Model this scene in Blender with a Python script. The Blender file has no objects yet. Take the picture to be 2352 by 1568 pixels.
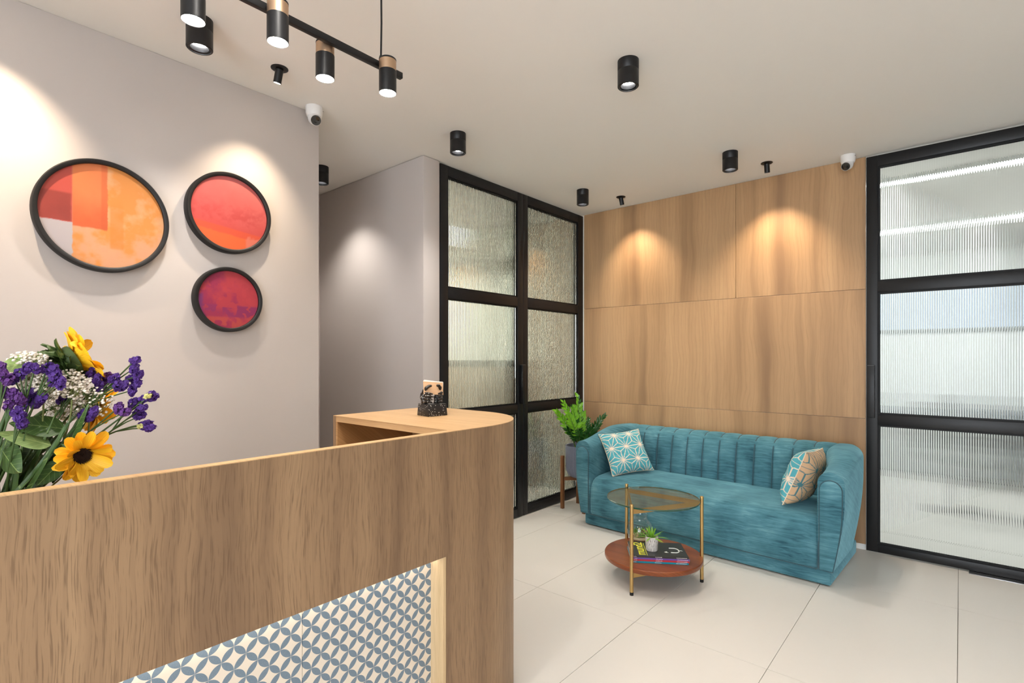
import bpy, bmesh, math, random
import numpy as np
from mathutils import Vector, Matrix

S = bpy.context.scene
COL = S.collection
PI = math.pi
random.seed(7)

# ------------------------------------------------------------------ camera, world, exposure
F_PX, CX, HY, CAM_H = 1208.0, 1176.0, 823.0, 1.35
YAW = math.atan(1030 / 1208.0)
cam_d = bpy.data.cameras.new('camera')
cam_d.sensor_width = 36.0
cam_d.lens = 36.0 * F_PX / 2352.0
cam_d.shift_y = (HY - 784.0) / 2352.0
cam_d.clip_start = 0.02
cam = bpy.data.objects.new('camera', cam_d)
COL.objects.link(cam)
cam.location = (0, 0, CAM_H)
cam.rotation_euler = (PI / 2, 0, YAW)
S.camera = cam

world = bpy.data.worlds.new('world')
S.world = world
world.use_nodes = True
world.node_tree.nodes['Background'].inputs[0].default_value = (0.86, 0.93, 1.0, 1)     # even overcast daylight for the added, unseen street window
world.node_tree.nodes['Background'].inputs[1].default_value = 4.8

S.view_settings.view_transform = 'Standard'
S.view_settings.look = 'None'
S.view_settings.exposure = 0.80
S.view_settings.gamma = 1.0
S.view_settings.use_curve_mapping = False

S.cycles.adaptive_threshold = 0.04
S.cycles.use_light_tree = False
S.cycles.max_bounces = 8
S.cycles.diffuse_bounces = 4
S.cycles.glossy_bounces = 3
S.cycles.transmission_bounces = 8

# lamp powers (watts) and colours, used by the fixtures further down
P_DOWN, P_SPOT, P_PEND = 26.0, 22.0, 6.0
C_DOWN = (1.0, 0.945, 0.88)
C_WARM = (1.0, 0.80, 0.58)
C_PEND = (1.0, 0.87, 0.72)

ZC = 2.772            # ceiling height
RV = (math.cos(YAW), math.sin(YAW))
FV = (-math.sin(YAW), math.cos(YAW))


def pt(px, py, dep):
    """A real point at a given distance along the viewing axis (used to read positions off the photograph)."""
    a, b = (px - CX) / F_PX, (HY - py) / F_PX
    return Vector(((a * RV[0] + FV[0]) * dep, (a * RV[1] + FV[1]) * dep, CAM_H + b * dep))


# ------------------------------------------------------------------ helpers
def lin(c):
    c = c / 255.0
    return c / 12.92 if c <= 0.04045 else ((c + 0.055) / 1.055) ** 2.4


def rgb(r, g, b):
    return (lin(r), lin(g), lin(b), 1.0)


def new_mat(name):
    m = bpy.data.materials.new(name)
    m.use_nodes = True
    nt = m.node_tree
    b = nt.nodes['Principled BSDF']
    return m, nt, b


def mat(name, col, rough=0.5, metal=0.0, spec=0.5, sheen=0.0, coat=0.0, var=0.0, vscale=20.0, bump=0.0, bscale=200.0):
    m, nt, b = new_mat(name)
    b.inputs['Base Color'].default_value = col
    b.inputs['Roughness'].default_value = rough
    b.inputs['Metallic'].default_value = metal
    b.inputs['Specular IOR Level'].default_value = spec
    if sheen:
        b.inputs['Sheen Weight'].default_value = sheen
    if coat:
        b.inputs['Coat Weight'].default_value = coat
    tc = nt.nodes.new('ShaderNodeTexCoord')
    if var:
        n = nt.nodes.new('ShaderNodeTexNoise'); n.inputs['Scale'].default_value = vscale; n.inputs['Detail'].default_value = 4
        nt.links.new(tc.outputs['Object'], n.inputs['Vector'])
        mx = nt.nodes.new('ShaderNodeMix'); mx.data_type = 'RGBA'
        mx.inputs[6].default_value = tuple(c * (1 - var) for c in col[:3]) + (1,)
        mx.inputs[7].default_value = tuple(min(1, c * (1 + var)) for c in col[:3]) + (1,)
        nt.links.new(n.outputs['Fac'], mx.inputs[0])
        nt.links.new(mx.outputs[2], b.inputs['Base Color'])
    if bump:
        n2 = nt.nodes.new('ShaderNodeTexNoise'); n2.inputs['Scale'].default_value = bscale
        nt.links.new(tc.outputs['Object'], n2.inputs['Vector'])
        bp = nt.nodes.new('ShaderNodeBump'); bp.inputs['Strength'].default_value = bump; bp.inputs['Distance'].default_value = 0.002
        nt.links.new(n2.outputs['Fac'], bp.inputs['Height'])
        nt.links.new(bp.outputs[0], b.inputs['Normal'])
    return m


def emit(name, col, strength):
    m, nt, b = new_mat(name)
    b.inputs['Base Color'].default_value = (0.9, 0.9, 0.9, 1)
    b.inputs['Emission Color'].default_value = col
    b.inputs['Emission Strength'].default_value = strength
    return m


def math_node(nt, op, a, b=None, clamp=False):
    n = nt.nodes.new('ShaderNodeMath'); n.operation = op; n.use_clamp = clamp
    for i, v in enumerate((a, b)):
        if v is None:
            continue
        if isinstance(v, (int, float)):
            n.inputs[i].default_value = v
        else:
            nt.links.new(v, n.inputs[i])
    return n.outputs[0]


def mixc(nt, fac, a, b, blend='MIX'):
    n = nt.nodes.new('ShaderNodeMix'); n.data_type = 'RGBA'; n.blend_type = blend
    for i, v in ((0, fac), (6, a), (7, b)):
        if isinstance(v, (int, float)):
            n.inputs[i].default_value = v
        elif isinstance(v, tuple):
            n.inputs[i].default_value = v
        else:
            nt.links.new(v, n.inputs[i])
    return n.outputs[2]


def noise(nt, vec, scale, detail=3.0, dist=0.0, rough=0.5):
    n = nt.nodes.new('ShaderNodeTexNoise')
    n.inputs['Scale'].default_value = scale; n.inputs['Detail'].default_value = detail
    n.inputs['Distortion'].default_value = dist; n.inputs['Roughness'].default_value = rough
    nt.links.new(vec, n.inputs['Vector'])
    return n.outputs['Fac']


def ramp(nt, fac, stops):
    n = nt.nodes.new('ShaderNodeValToRGB')
    el = n.color_ramp.elements
    while len(el) < len(stops):
        el.new(0.5)
    for e, (p, c) in zip(el, stops):
        e.position = p; e.color = c if isinstance(c, tuple) else (c, c, c, 1)
    nt.links.new(fac, n.inputs[0])
    return n.outputs[0]


def comb(nt, x, y, z=0.0):
    n = nt.nodes.new('ShaderNodeCombineXYZ')
    for i, v in enumerate((x, y, z)):
        if isinstance(v, (int, float)):
            n.inputs[i].default_value = v
        else:
            nt.links.new(v, n.inputs[i])
    return n.outputs[0]


def wood(name, mode, light, mid, dark, pore, rough=0.45, gscale=1.0, pores=0.55, fig_amt=0.35):
    """Oak veneer. mode says which way the grain runs: 'z' up the wall, 'x' along x, 'y' along y."""
    m, nt, b = new_mat(name)
    tc = nt.nodes.new('ShaderNodeTexCoord')
    sp = nt.nodes.new('ShaderNodeSeparateXYZ'); nt.links.new(tc.outputs['Object'], sp.inputs[0])
    X, Y, Z = sp.outputs
    oi = nt.nodes.new('ShaderNodeObjectInfo')
    if mode == 'z':
        ac, al = math_node(nt, 'SUBTRACT', Y, X), Z
    elif mode == 'x':
        ac, al = math_node(nt, 'ADD', Y, math_node(nt, 'MULTIPLY', Z, 1.3)), X
    else:
        ac, al = math_node(nt, 'ADD', X, math_node(nt, 'MULTIPLY', Z, 1.3)), Y
    shift = math_node(nt, 'MULTIPLY', oi.outputs['Random'], 7.0)
    al2 = math_node(nt, 'ADD', al, shift)
    wob = noise(nt, comb(nt, math_node(nt, 'MULTIPLY', ac, 5.0), math_node(nt, 'MULTIPLY', al2, 2.2), shift), 1.0, 2.0)
    ac = math_node(nt, 'ADD', ac, math_node(nt, 'MULTIPLY', math_node(nt, 'SUBTRACT', wob, 0.5), 0.07))
    g = gscale

    def v(sa, sl):
        return comb(nt, math_node(nt, 'MULTIPLY', ac, sa * g), math_node(nt, 'MULTIPLY', al2, sl * g), shift)
    band = noise(nt, v(7.0, 0.25), 1.0, 3.0, 0.2)
    base = ramp(nt, band, [(0.28, dark), (0.45, mid), (0.70, light)])
    fine = noise(nt, v(19.0, 0.9), 1.0, 4.0, 0.9)
    base = mixc(nt, ramp(nt, fine, [(0.34, fig_amt), (0.58, 0.0)]), base, dark)
    # cathedral figure
    wv = nt.nodes.new('ShaderNodeTexWave'); wv.wave_type = 'BANDS'; wv.bands_direction = 'X'
    wv.inputs['Scale'].default_value = 9.0; wv.inputs['Distortion'].default_value = 9.0
    wv.inputs['Detail'].default_value = 3.0; wv.inputs['Detail Scale'].default_value = 0.6
    nt.links.new(v(1.6, 0.35), wv.inputs['Vector'])
    fig = ramp(nt, wv.outputs['Fac'], [(0.0, fig_amt), (0.25, 0.0), (1.0, 0.0)])
    base = mixc(nt, fig, base, dark)
    # pores
    po = noise(nt, v(430.0, 13.0), 1.0, 2.0, 0.3)
    pm = ramp(nt, po, [(0.36, pores), (0.47, 0.0)])
    base = mixc(nt, pm, base, pore)
    nt.links.new(base, b.inputs['Base Color'])
    b.inputs['Roughness'].default_value = rough
    b.inputs['Specular IOR Level'].default_value = 0.35
    return m


# ---- mesh builders: each returns (verts, faces)
def g_box(a, b):
    x0, y0, z0 = a; x1, y1, z1 = b
    v = [(x0, y0, z0), (x1, y0, z0), (x1, y1, z0), (x0, y1, z0), (x0, y0, z1), (x1, y0, z1), (x1, y1, z1), (x0, y1, z1)]
    f = [(0, 3, 2, 1), (4, 5, 6, 7), (0, 1, 5, 4), (1, 2, 6, 5), (2, 3, 7, 6), (3, 0, 4, 7)]
    return v, f


def g_lathe(prof, seg=32, cap=True, closed=False):
    v, f = [], []
    n = len(prof)
    for i in range(seg):
        a = 2 * PI * i / seg
        for r, z in prof:
            v.append((r * math.cos(a), r * math.sin(a), z))
    for i in range(seg):
        j = (i + 1) % seg
        for k in range(n - 1 + (1 if closed else 0)):
            k2 = (k + 1) % n
            f.append((i * n + k, j * n + k, j * n + k2, i * n + k2))
    if cap and not closed:
        if prof[0][0] > 1e-5:
            f.append(tuple(i * n for i in range(seg))[::-1])
        if prof[-1][0] > 1e-5:
            f.append(tuple(i * n + n - 1 for i in range(seg)))
    return v, f


def g_tube(path, rad, seg=8, cap=True):
    path = [Vector(p) for p in path]
    n = len(path)
    if not hasattr(rad, '__len__'):
        rad = [rad] * n
    v, f = [], []
    up = None
    for i, p in enumerate(path):
        d = (path[min(i + 1, n - 1)] - path[max(i - 1, 0)])
        d = d.normalized() if d.length > 1e-9 else Vector((0, 0, 1))
        if up is None:
            up = Vector((0, 0, 1)) if abs(d.z) < 0.9 else Vector((1, 0, 0))
        s = d.cross(up)
        s = s.normalized() if s.length > 1e-6 else d.orthogonal().normalized()
        up = s.cross(d).normalized()
        for k in range(seg):
            a = 2 * PI * k / seg
            q = p + (s * math.cos(a) + up * math.sin(a)) * rad[i]
            v.append(tuple(q))
    for i in range(n - 1):
        for k in range(seg):
            k2 = (k + 1) % seg
            f.append((i * seg + k, i * seg + k2, (i + 1) * seg + k2, (i + 1) * seg + k))
    if cap:
        f.append(tuple(range(seg))[::-1]); f.append(tuple((n - 1) * seg + k for k in range(seg)))
    return v, f


def g_prism(poly, z0, z1):
    n = len(poly)
    v = [(x, y, z0) for x, y in poly] + [(x, y, z1) for x, y in poly]
    f = [tuple(range(n))[::-1], tuple(range(n, 2 * n))]
    for i in range(n):
        j = (i + 1) % n
        f.append((i, j, n + j, n + i))
    return v, f


def join(*parts):
    v, f = [], []
    for pv, pf in parts:
        o = len(v); v += list(pv); f += [tuple(i + o for i in q) for q in pf]
    return v, f


def xf(g, mtx):
    return [tuple(mtx @ Vector(p)) for p in g[0]], g[1]


def mesh_data(name, g, m, smooth=False, bevel=0.0, bseg=2, angle=35):
    me = bpy.data.meshes.new(name)
    me.from_pydata(g[0], [], g[1])
    bm = bmesh.new(); bm.from_mesh(me)
    bmesh.ops.recalc_face_normals(bm, faces=bm.faces)
    if bevel:
        es = [e for e in bm.edges if len(e.link_faces) == 2 and e.calc_face_angle(0) > math.radians(angle)]
        bmesh.ops.bevel(bm, geom=es, offset=bevel, segments=bseg, profile=0.5, affect='EDGES', clamp_overlap=True)
    bm.to_mesh(me); bm.free()
    if m is not None:
        me.materials.append(m)
    if smooth or bevel:
        me.shade_smooth()
        if smooth != 'all':
            me.set_sharp_from_angle(angle=math.radians(smooth if isinstance(smooth, (int, float)) and not isinstance(smooth, bool) else 40))
    return me


def put(name, me, parent=None, loc=None, rot=None, scale=None):
    o = bpy.data.objects.new(name, me)
    COL.objects.link(o)
    if parent is not None:
        o.parent = parent
    if loc is not None:
        o.location = loc
    if rot is not None:
        o.rotation_euler = rot
    if scale is not None:
        o.scale = scale
    return o


def obj(name, g, m, parent=None, smooth=False, bevel=0.0, bseg=2, angle=35, **k):
    return put(name, mesh_data(name, g, m, smooth, bevel, bseg, angle), parent, **k)


def box(name, a, b, m, parent=None, bevel=0.0, **k):
    return obj(name, g_box(a, b), m, parent, bevel=bevel, **k)


def tag(o, label, cat, group=None, kind=None):
    o['label'] = label; o['category'] = cat
    if group:
        o['group'] = group
    if kind:
        o['kind'] = kind
    return o


def struct(o, label=None, cat=None):
    o['kind'] = 'structure'
    if label:
        o['label'] = label; o['category'] = cat
    return o


def thing(name, label, cat, loc=(0, 0, 0), rotz=0.0, group=None):
    o = bpy.data.objects.new(name, None)
    COL.objects.link(o)
    o.empty_display_size = 0.05
    o.location = loc; o.rotation_euler = (0, 0, rotz)
    return tag(o, label, cat, group)


def part_label(o, label):
    o['label'] = label
    return o


def fbm(x, y, seed=0, octaves=4):
    """Value noise on numpy arrays, 0..1."""
    rs = np.random.RandomState(seed); tab = rs.rand(64, 64)
    out = np.zeros_like(x); amp, tot = 1.0, 0.0
    for o in range(octaves):
        xi = np.floor(x).astype(int); yi = np.floor(y).astype(int)
        xf_, yf_ = x - xi, y - yi
        xf_ = xf_ * xf_ * (3 - 2 * xf_); yf_ = yf_ * yf_ * (3 - 2 * yf_)
        a = tab[xi % 64, yi % 64]; b = tab[(xi + 1) % 64, yi % 64]; c = tab[xi % 64, (yi + 1) % 64]; d = tab[(xi + 1) % 64, (yi + 1) % 64]
        out += amp * ((a * (1 - xf_) + b * xf_) * (1 - yf_) + (c * (1 - xf_) + d * xf_) * yf_)
        tot += amp; amp *= 0.5; x = x * 2.03 + 11.3; y = y * 2.03 + 5.7
    return out / tot


def spot(name, parent, loc, aim, watts, col, angle, blend, radius=0.03):
    l = bpy.data.lights.new(name, 'SPOT')
    l.energy = watts; l.color = col; l.spot_size = math.radians(angle); l.spot_blend = blend; l.shadow_soft_size = radius
    o = bpy.data.objects.new(name, l); COL.objects.link(o)
    o.parent = parent; o.location = loc
    o.rotation_euler = Vector(aim).to_track_quat('-Z', 'Y').to_euler()
    return o


# ------------------------------------------------------------------ materials
M = {}
M['paint'] = mat('greige_paint', rgb(198, 190, 185), 0.75, spec=0.2, var=0.0)
M['ceiling'] = mat('ceiling_paint', rgb(230, 226, 220), 0.85, spec=0.1)
M['white'] = mat('white_paint', rgb(236, 236, 232), 0.7, spec=0.2)
M['tile'] = mat('porcelain_tile', rgb(210, 205, 197), 0.33, spec=0.32, var=0.018, vscale=2.5)
M['grout'] = mat('grout', rgb(150, 142, 132), 0.9)
M['black'] = mat('black_powder_coat', rgb(20, 20, 22), 0.42, spec=0.4)
M['blackmatte'] = mat('black_matte', rgb(14, 14, 15), 0.55, spec=0.3)
M['frame_black'] = mat('black_painted_wood', rgb(27, 25, 25), 0.5, spec=0.4, bump=0.08, bscale=120)
M['brass'] = mat('brushed_brass', rgb(190, 158, 104), 0.38, metal=1.0, var=0.05, vscale=60)
M['bronze'] = mat('champagne_bronze', rgb(196, 166, 138), 0.42, metal=1.0)
M['steel'] = mat('satin_steel', rgb(190, 190, 190), 0.3, metal=1.0)
M['cctv'] = mat('white_plastic', rgb(232, 230, 228), 0.35)
M['lens'] = mat('black_lens', rgb(10, 10, 12), 0.08, coat=0.5)
M['grey'] = mat('grey_plastic', rgb(90, 90, 90), 0.5)

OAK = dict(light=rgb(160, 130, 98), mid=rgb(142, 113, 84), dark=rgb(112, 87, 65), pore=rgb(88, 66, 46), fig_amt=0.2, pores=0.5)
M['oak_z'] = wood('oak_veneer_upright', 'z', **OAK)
M['oak_x'] = wood('oak_veneer_lamplit', 'x', light=rgb(208, 174, 130), mid=rgb(196, 160, 116), dark=rgb(176, 140, 98), pore=rgb(140, 106, 72), pores=0.25)  # counter top oak with warm lamplight put into a paler, yellower colour
M['oak_in'] = wood('oak_veneer_inside_lit', 'x', light=rgb(190, 150, 104), mid=rgb(172, 132, 88), dark=rgb(146, 108, 70), pore=rgb(110, 80, 50), pores=0.3)  # compartment oak, its yellow cast from warm lamplight put into the colour
M['oak_pale'] = wood('oak_veneer_pale', 'z', light=rgb(214, 188, 150), mid=rgb(204, 176, 136), dark=rgb(186, 158, 118), pore=rgb(160, 130, 94), pores=0.3)
M['oak_wall'] = wood('oak_wall_panel', 'z', light=rgb(194, 158, 118), mid=rgb(180, 144, 106), dark=rgb(146, 114, 84), pore=rgb(140, 106, 76), pores=0.15, gscale=0.75, fig_amt=0.22)
M['walnut'] = wood('red_brown_wood', 'x', light=rgb(150, 86, 48), mid=rgb(132, 70, 38), dark=rgb(100, 50, 28), pore=rgb(70, 34, 20), rough=0.28, pores=0.3)
M['teak'] = wood('teak_legs', 'z', light=rgb(142, 94, 56), mid=rgb(120, 76, 44), dark=rgb(92, 56, 32), pore=rgb(60, 38, 22), pores=0.3)


def velvet():
    m, nt, b = new_mat('teal_velvet')
    tc = nt.nodes.new('ShaderNodeNewGeometry')
    sp = nt.nodes.new('ShaderNodeSeparateXYZ'); nt.links.new(tc.outputs['Position'], sp.inputs[0])
    X, Y, Z = sp.outputs
    along = math_node(nt, 'ADD', X, math_node(nt, 'MULTIPLY', Y, 0.8))
    ac = math_node(nt, 'ADD', Z, math_node(nt, 'MULTIPLY', Y, 0.5))
    n1 = noise(nt, comb(nt, math_node(nt, 'MULTIPLY', along, 7.0), math_node(nt, 'MULTIPLY', ac, 60.0)), 1.0, 5.0, 0.9, 0.62)
    n2 = noise(nt, tc.outputs['Position'], 4.5, 3.0, 0.4)
    s = math_node(nt, 'ADD', math_node(nt, 'MULTIPLY', n1, 0.52), math_node(nt, 'MULTIPLY', n2, 0.48))
    c = ramp(nt, s, [(0.33, rgb(32, 72, 84)), (0.44, rgb(60, 106, 119)), (0.56, rgb(80, 128, 141)), (0.70, rgb(112, 160, 172))])
    nt.links.new(c, b.inputs['Base Color'])
    b.inputs['Roughness'].default_value = 0.8
    b.inputs['Specular IOR Level'].default_value = 0.15
    b.inputs['Sheen Weight'].default_value = 0.7
    b.inputs['Sheen Roughness'].default_value = 0.45
    b.inputs['Sheen Tint'].default_value = rgb(150, 205, 220)
    return m


M['velvet'] = velvet()
M['piping'] = mat('teal_piping_and_shade', rgb(34, 78, 90), 0.7, sheen=0.3)  # darkened: arm piping, also stands in for shade at seat and channels


def reeded_glass(name, tint, rough):
    m, nt, b = new_mat(name)
    nt.nodes.remove(b)
    g = nt.nodes.new('ShaderNodeBsdfGlass')
    g.inputs['Color'].default_value = tint; g.inputs['Roughness'].default_value = rough; g.inputs['IOR'].default_value = 1.5
    nt.links.new(g.outputs[0], nt.nodes['Material Output'].inputs[0])
    return m


def thin_glass(name, tint, refl=0.035, rough=0.02):
    m, nt, b = new_mat(name)
    nt.nodes.remove(b)
    t = nt.nodes.new('ShaderNodeBsdfTransparent'); t.inputs[0].default_value = tint
    g = nt.nodes.new('ShaderNodeBsdfGlossy'); g.inputs['Roughness'].default_value = rough
    lw = nt.nodes.new('ShaderNodeLayerWeight'); lw.inputs[0].default_value = 0.5
    fr = math_node(nt, 'ADD', math_node(nt, 'MULTIPLY', math_node(nt, 'POWER', lw.outputs['Facing'], 4.0), 0.7), refl)
    mx = nt.nodes.new('ShaderNodeMixShader')
    nt.links.new(fr, mx.inputs[0]); nt.links.new(t.outputs[0], mx.inputs[1]); nt.links.new(g.outputs[0], mx.inputs[2])
    nt.links.new(mx.outputs[0], nt.nodes['Material Output'].inputs[0])
    return m


M['reed_l'] = reeded_glass('reeded_glass_green', (0.94, 0.955, 0.93, 1), 0.03)
M['reed_r'] = reeded_glass('reeded_glass_clear', (0.96, 0.98, 0.975, 1), 0.02)
M['tglass'] = thin_glass('table_glass', (0.86, 0.91, 0.86, 1))
M['tglass_edge'] = mat('green_glass_edge', rgb(18, 70, 58), 0.1, coat=0.6)
M['globe'] = thin_glass('clear_globe_glass', (0.93, 0.96, 0.95, 1), 0.09)


def petal_print():
    m, nt, b = new_mat('petal_print_laminate')
    tc = nt.nodes.new('ShaderNodeTexCoord')
    sp = nt.nodes.new('ShaderNodeSeparateXYZ'); nt.links.new(tc.outputs['Object'], sp.inputs[0])
    X, Y, Z = sp.outputs
    k = 1.0 / 0.0594
    p = math_node(nt, 'MULTIPLY', math_node(nt, 'ADD', Y, Z), k)
    q = math_node(nt, 'MULTIPLY', math_node(nt, 'SUBTRACT', Y, Z), k)
    a = math_node(nt, 'ABSOLUTE', math_node(nt, 'SUBTRACT', math_node(nt, 'FRACT', p), 0.5))
    c = math_node(nt, 'ABSOLUTE', math_node(nt, 'SUBTRACT', math_node(nt, 'FRACT', q), 0.5))
    mxv = math_node(nt, 'MAXIMUM', a, c); mnv = math_node(nt, 'MINIMUM', a, c)
    o = math_node(nt, 'SUBTRACT', 1.0, mxv)
    d = math_node(nt, 'SQRT', math_node(nt, 'ADD', math_node(nt, 'MULTIPLY', o, o), math_node(nt, 'MULTIPLY', mnv, mnv)))
    inside = math_node(nt, 'LESS_THAN', d, 0.703)
    sp_n = noise(nt, tc.outputs['Object'], 900.0, 2.0)
    blue = mixc(nt, sp_n, rgb(84, 102, 118), rgb(124, 140, 152))
    col = mixc(nt, inside, rgb(216, 203, 186), blue)
    nt.links.new(col, b.inputs['Base Color'])
    b.inputs['Roughness'].default_value = 0.4
    return m


M['petal'] = petal_print()


def vcol(name, rough=0.6, spec=0.3):
    m, nt, b = new_mat(name)
    a = nt.nodes.new('ShaderNodeVertexColor'); a.layer_name = 'print'
    nt.links.new(a.outputs[0], b.inputs['Base Color'])
    b.inputs['Roughness'].default_value = rough; b.inputs['Specular IOR Level'].default_value = spec
    return m


def set_print(me, cols):
    at = me.color_attributes.new('print', 'FLOAT_COLOR', 'POINT')
    full = np.ones((len(me.vertices), 4), dtype=np.float32); full[:, :3] = cols
    at.data.foreach_set('color', full.ravel())


# ------------------------------------------------------------------ the room
XW = -2.85            # plane of the left wall and of the left glass partition
YW = 4.44             # face of the oak wall
XO = -0.508           # right end of the oak wall

floor = struct(box('floor', (-5.7, -2.7, -0.15), (3.2, 9.2, -0.011), M['grout']))
tile_me = {}


def tile(x0, y0, x1, y1):
    key = (round(x1 - x0, 3), round(y1 - y0, 3))
    if key not in tile_me:
        tile_me[key] = mesh_data('floor_tile', g_box((0, 0, 0), (key[0], key[1], 0.011)), M['tile'], bevel=0.0006, bseg=1)
    return put('floor_tile', tile_me[key], floor, loc=(x0, y0, -0.011))


xs = [-1.27 + 0.63 * k for k in range(-5, 7)]
ys = [2.46 + 1.26 * k for k in range(-4, 3)]
xs = [-4.3] + [x for x in xs if -4.29 < x < 2.39] + [2.4]
ys = [-2.6] + [y for y in ys if -2.59 < y < 4.4] + [4.98]
for i in range(len(xs) - 1):
    for j in range(len(ys) - 1):
        tile(xs[i] + 0.0011, ys[j] + 0.0011, xs[i + 1] - 0.0011, ys[j + 1] - 0.0011)

ceiling = struct(box('ceiling', (-5.7, -2.7, ZC), (3.2, 9.2, ZC + 0.12), M['ceiling']))
struct(box('wall_left', (-4.3, -2.6, 0.0), (XW, 1.606, ZC), M['paint'], bevel=0.004))
struct(box('wall_recess_end', (-4.42, 1.606, 0.0), (-4.225, 2.39, ZC), M['paint']))
struct(box('wall_recess_side', (-4.42, 2.39, 0.0), (XW, 2.545, ZC), M['paint'], bevel=0.012))
struct(obj('wall_back', join(g_box((-4.3, -2.7, 0.0), (-0.9, -2.6, ZC)), g_box((2.2, -2.7, 0.0), (2.5, -2.6, ZC)), g_box((-0.9, -2.7, 0.0), (2.2, -2.6, 0.10)), g_box((-0.9, -2.7, 2.60), (2.2, -2.6, ZC))), M['paint']))
w3 = struct(obj('window_added', join(g_box((-0.9, -2.68, 0.10), (-0.84, -2.63, 2.60)), g_box((2.14, -2.68, 0.10), (2.2, -2.63, 2.60)), g_box((-0.84, -2.68, 0.10), (2.14, -2.63, 0.16)), g_box((-0.84, -2.68, 2.54), (2.14, -2.63, 2.60)), g_box((0.62, -2.68, 0.16), (0.68, -2.63, 2.54))), M['black']))  # unseen street window, added to let in brightening daylight
struct(box('wall_right', (2.4, -2.6, 0.0), (2.5, 4.44, ZC), M['paint']))
wall_oak = struct(box('wall_oak', (-2.95, YW + 0.014, 0.0), (XO, YW + 0.10, ZC), M['white']))
px0, px1, px2 = XW + 0.004, -1.392, XO
for xa, xb, za, zb in ((px0, px2, 0.04, 0.9255), (px0, px2, 0.9275, 1.8395), (px0, px1 - 0.001, 1.8415, ZC - 0.001), (px1 + 0.001, px2, 1.8415, ZC - 0.001)):
    put('wood_panel', mesh_data('wood_panel', g_box((xa, YW, za), (xb, YW + 0.014, zb)), M['oak_wall'], bevel=0.0012, bseg=1), wall_oak)
struct(box('baseboard_oak', (XW + 0.004, YW + 0.004, 0.0), (XO, YW + 0.0135, 0.0395), M['white'], bevel=0.001))


# ---- black framed doors with reeded glass
def g_reeded(w, h, pitch, amp, thick=0.006, seg=8):
    """Pane in local x (width) / z (height); ribs on the -y face."""
    n = max(2, int(round(w / pitch * seg)))
    v, f = [], []
    for i in range(n + 1):
        x = w * i / n
        y = -thick - amp * pitch * abs(math.sin(PI * x / pitch))
        v += [(x, y, 0), (x, y, h), (x, 0, h), (x, 0, 0)]
    for i in range(n):
        a, b = i * 4, i * 4 + 4
        for k in range(4):
            k2 = (k + 1) % 4
            f.append((a + k, a + k2, b + k2, b + k))
    f.append((0, 3, 2, 1)); e = n * 4; f.append((e, e + 1, e + 2, e + 3))
    return v, f


def framed_door(name, width, zs, stile, glass, pitch, label, loc, rotz, handle=None, depth=0.042, top=None):
    """Local x across, z up, -y towards the reception. zs: [bottom, ...glass spans...]"""
    d = bpy.data.objects.new(name, None); COL.objects.link(d)
    d.location = loc; d.rotation_euler = (0, 0, rotz)
    d['kind'] = 'structure'; d['label'] = label
    sl, sr = stile
    z0, z1 = zs[0][0], zs[-1][1]
    box('stile', (0, -depth / 2, z0), (sl, depth / 2, z1), M['black'], d, bevel=0.002)
    box('stile', (width - sr, -depth / 2, z0), (width, depth / 2, z1), M['black'], d, bevel=0.002)
    for za, zb in zs:
        box('rail', (sl, -depth / 2, za), (width - sr, depth / 2, zb), M['black'], d, bevel=0.002)
    for (a, b), (c, e) in zip(zs[:-1], zs[1:]):
        w, h = width - sl - sr, c - b
        bt = 0.012
        ring = join(g_box((sl, -0.013, b), (sl + bt, -0.007, c)), g_box((width - sr - bt, -0.013, b), (width - sr, -0.007, c)),
                    g_box((sl + bt, -0.013, b), (width - sr - bt, -0.007, b + bt)), g_box((sl + bt, -0.013, c - bt), (width - sr - bt, -0.007, c)))
        ring2 = ([(x, -0.0 - y * 0 + (y + 0.02), z) for x, y, z in ring[0]], ring[1])
        obj('glazing_bead', ring, M['blackmatte'], d)
        obj('glazing_bead', ring2, M['blackmatte'], d)
        p = obj('glass_pane', xf(g_reeded(w - 0.002, h - 0.002, pitch, 0.29), Matrix.Translation((sl + 0.001, 0.006, b + 0.001))), glass, d, smooth=30)
        p.name = 'glass_pane'
    if handle:
        hx0, hx1, hz0, hz1 = handle
        h = box('pull_handle', (hx0, -depth / 2 - 0.034, hz0), (hx1, -depth / 2 - 0.0, hz1), M['black'], d, bevel=0.002)
        box('handle_cap', (hx0 + 0.002, -depth / 2 - 0.032, hz1), (hx1 - 0.002, -depth / 2 - 0.002, hz1 + 0.003), M['grey'], h)
    return d


LZ = [(0.008, 0.078), (0.89, 0.960), (1.793, 1.868), (2.684, 2.758)]
# the left partition stands in the plane x = XW; local +x runs along world +y, local -y faces +x
framed_door('door_1', 0.941, LZ, (0.072, 0.072), M['reed_l'], 0.016, 'black framed reeded glass door with pull handle beside the grey pier', (XW - 0.021, 2.549, 0), PI / 2, handle=(0.895, 0.937, 0.965, 1.295))
framed_door('window_1', 0.938, LZ, (0.062, 0.092), M['reed_l'], 0.016, 'black framed fixed reeded glass panel in the corner by the oak wall', (XW - 0.021, 3.492, 0), PI / 2)
RZ = [(0.010, 0.064), (0.891, 0.963), (1.807, 1.882), (2.681, 2.755)]
framed_door('door_2', 1.08, RZ, (0.066, 0.066), M['reed_r'], 0.0122, 'large black framed reeded glass door at the right of the oak wall', (-0.502, YW - 0.01, 0), 0, handle=(0.008, 0.052, 0.94, 1.300))
framed_door('window_2', 1.0, RZ, (0.066, 0.066), M['reed_r'], 0.0122, 'black framed reeded glass panel beyond the large door', (0.582, YW - 0.01, 0), 0)
struct(box('wall_right_return', (1.586, YW - 0.03, 0.0), (2.4, YW + 0.10, ZC), M['paint']))
spring = thing('floor_spring', 'satin steel floor spring plate set in the floor under the glass door', 'door hardware', (0.2, YW - 0.045, 0.0))
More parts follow.
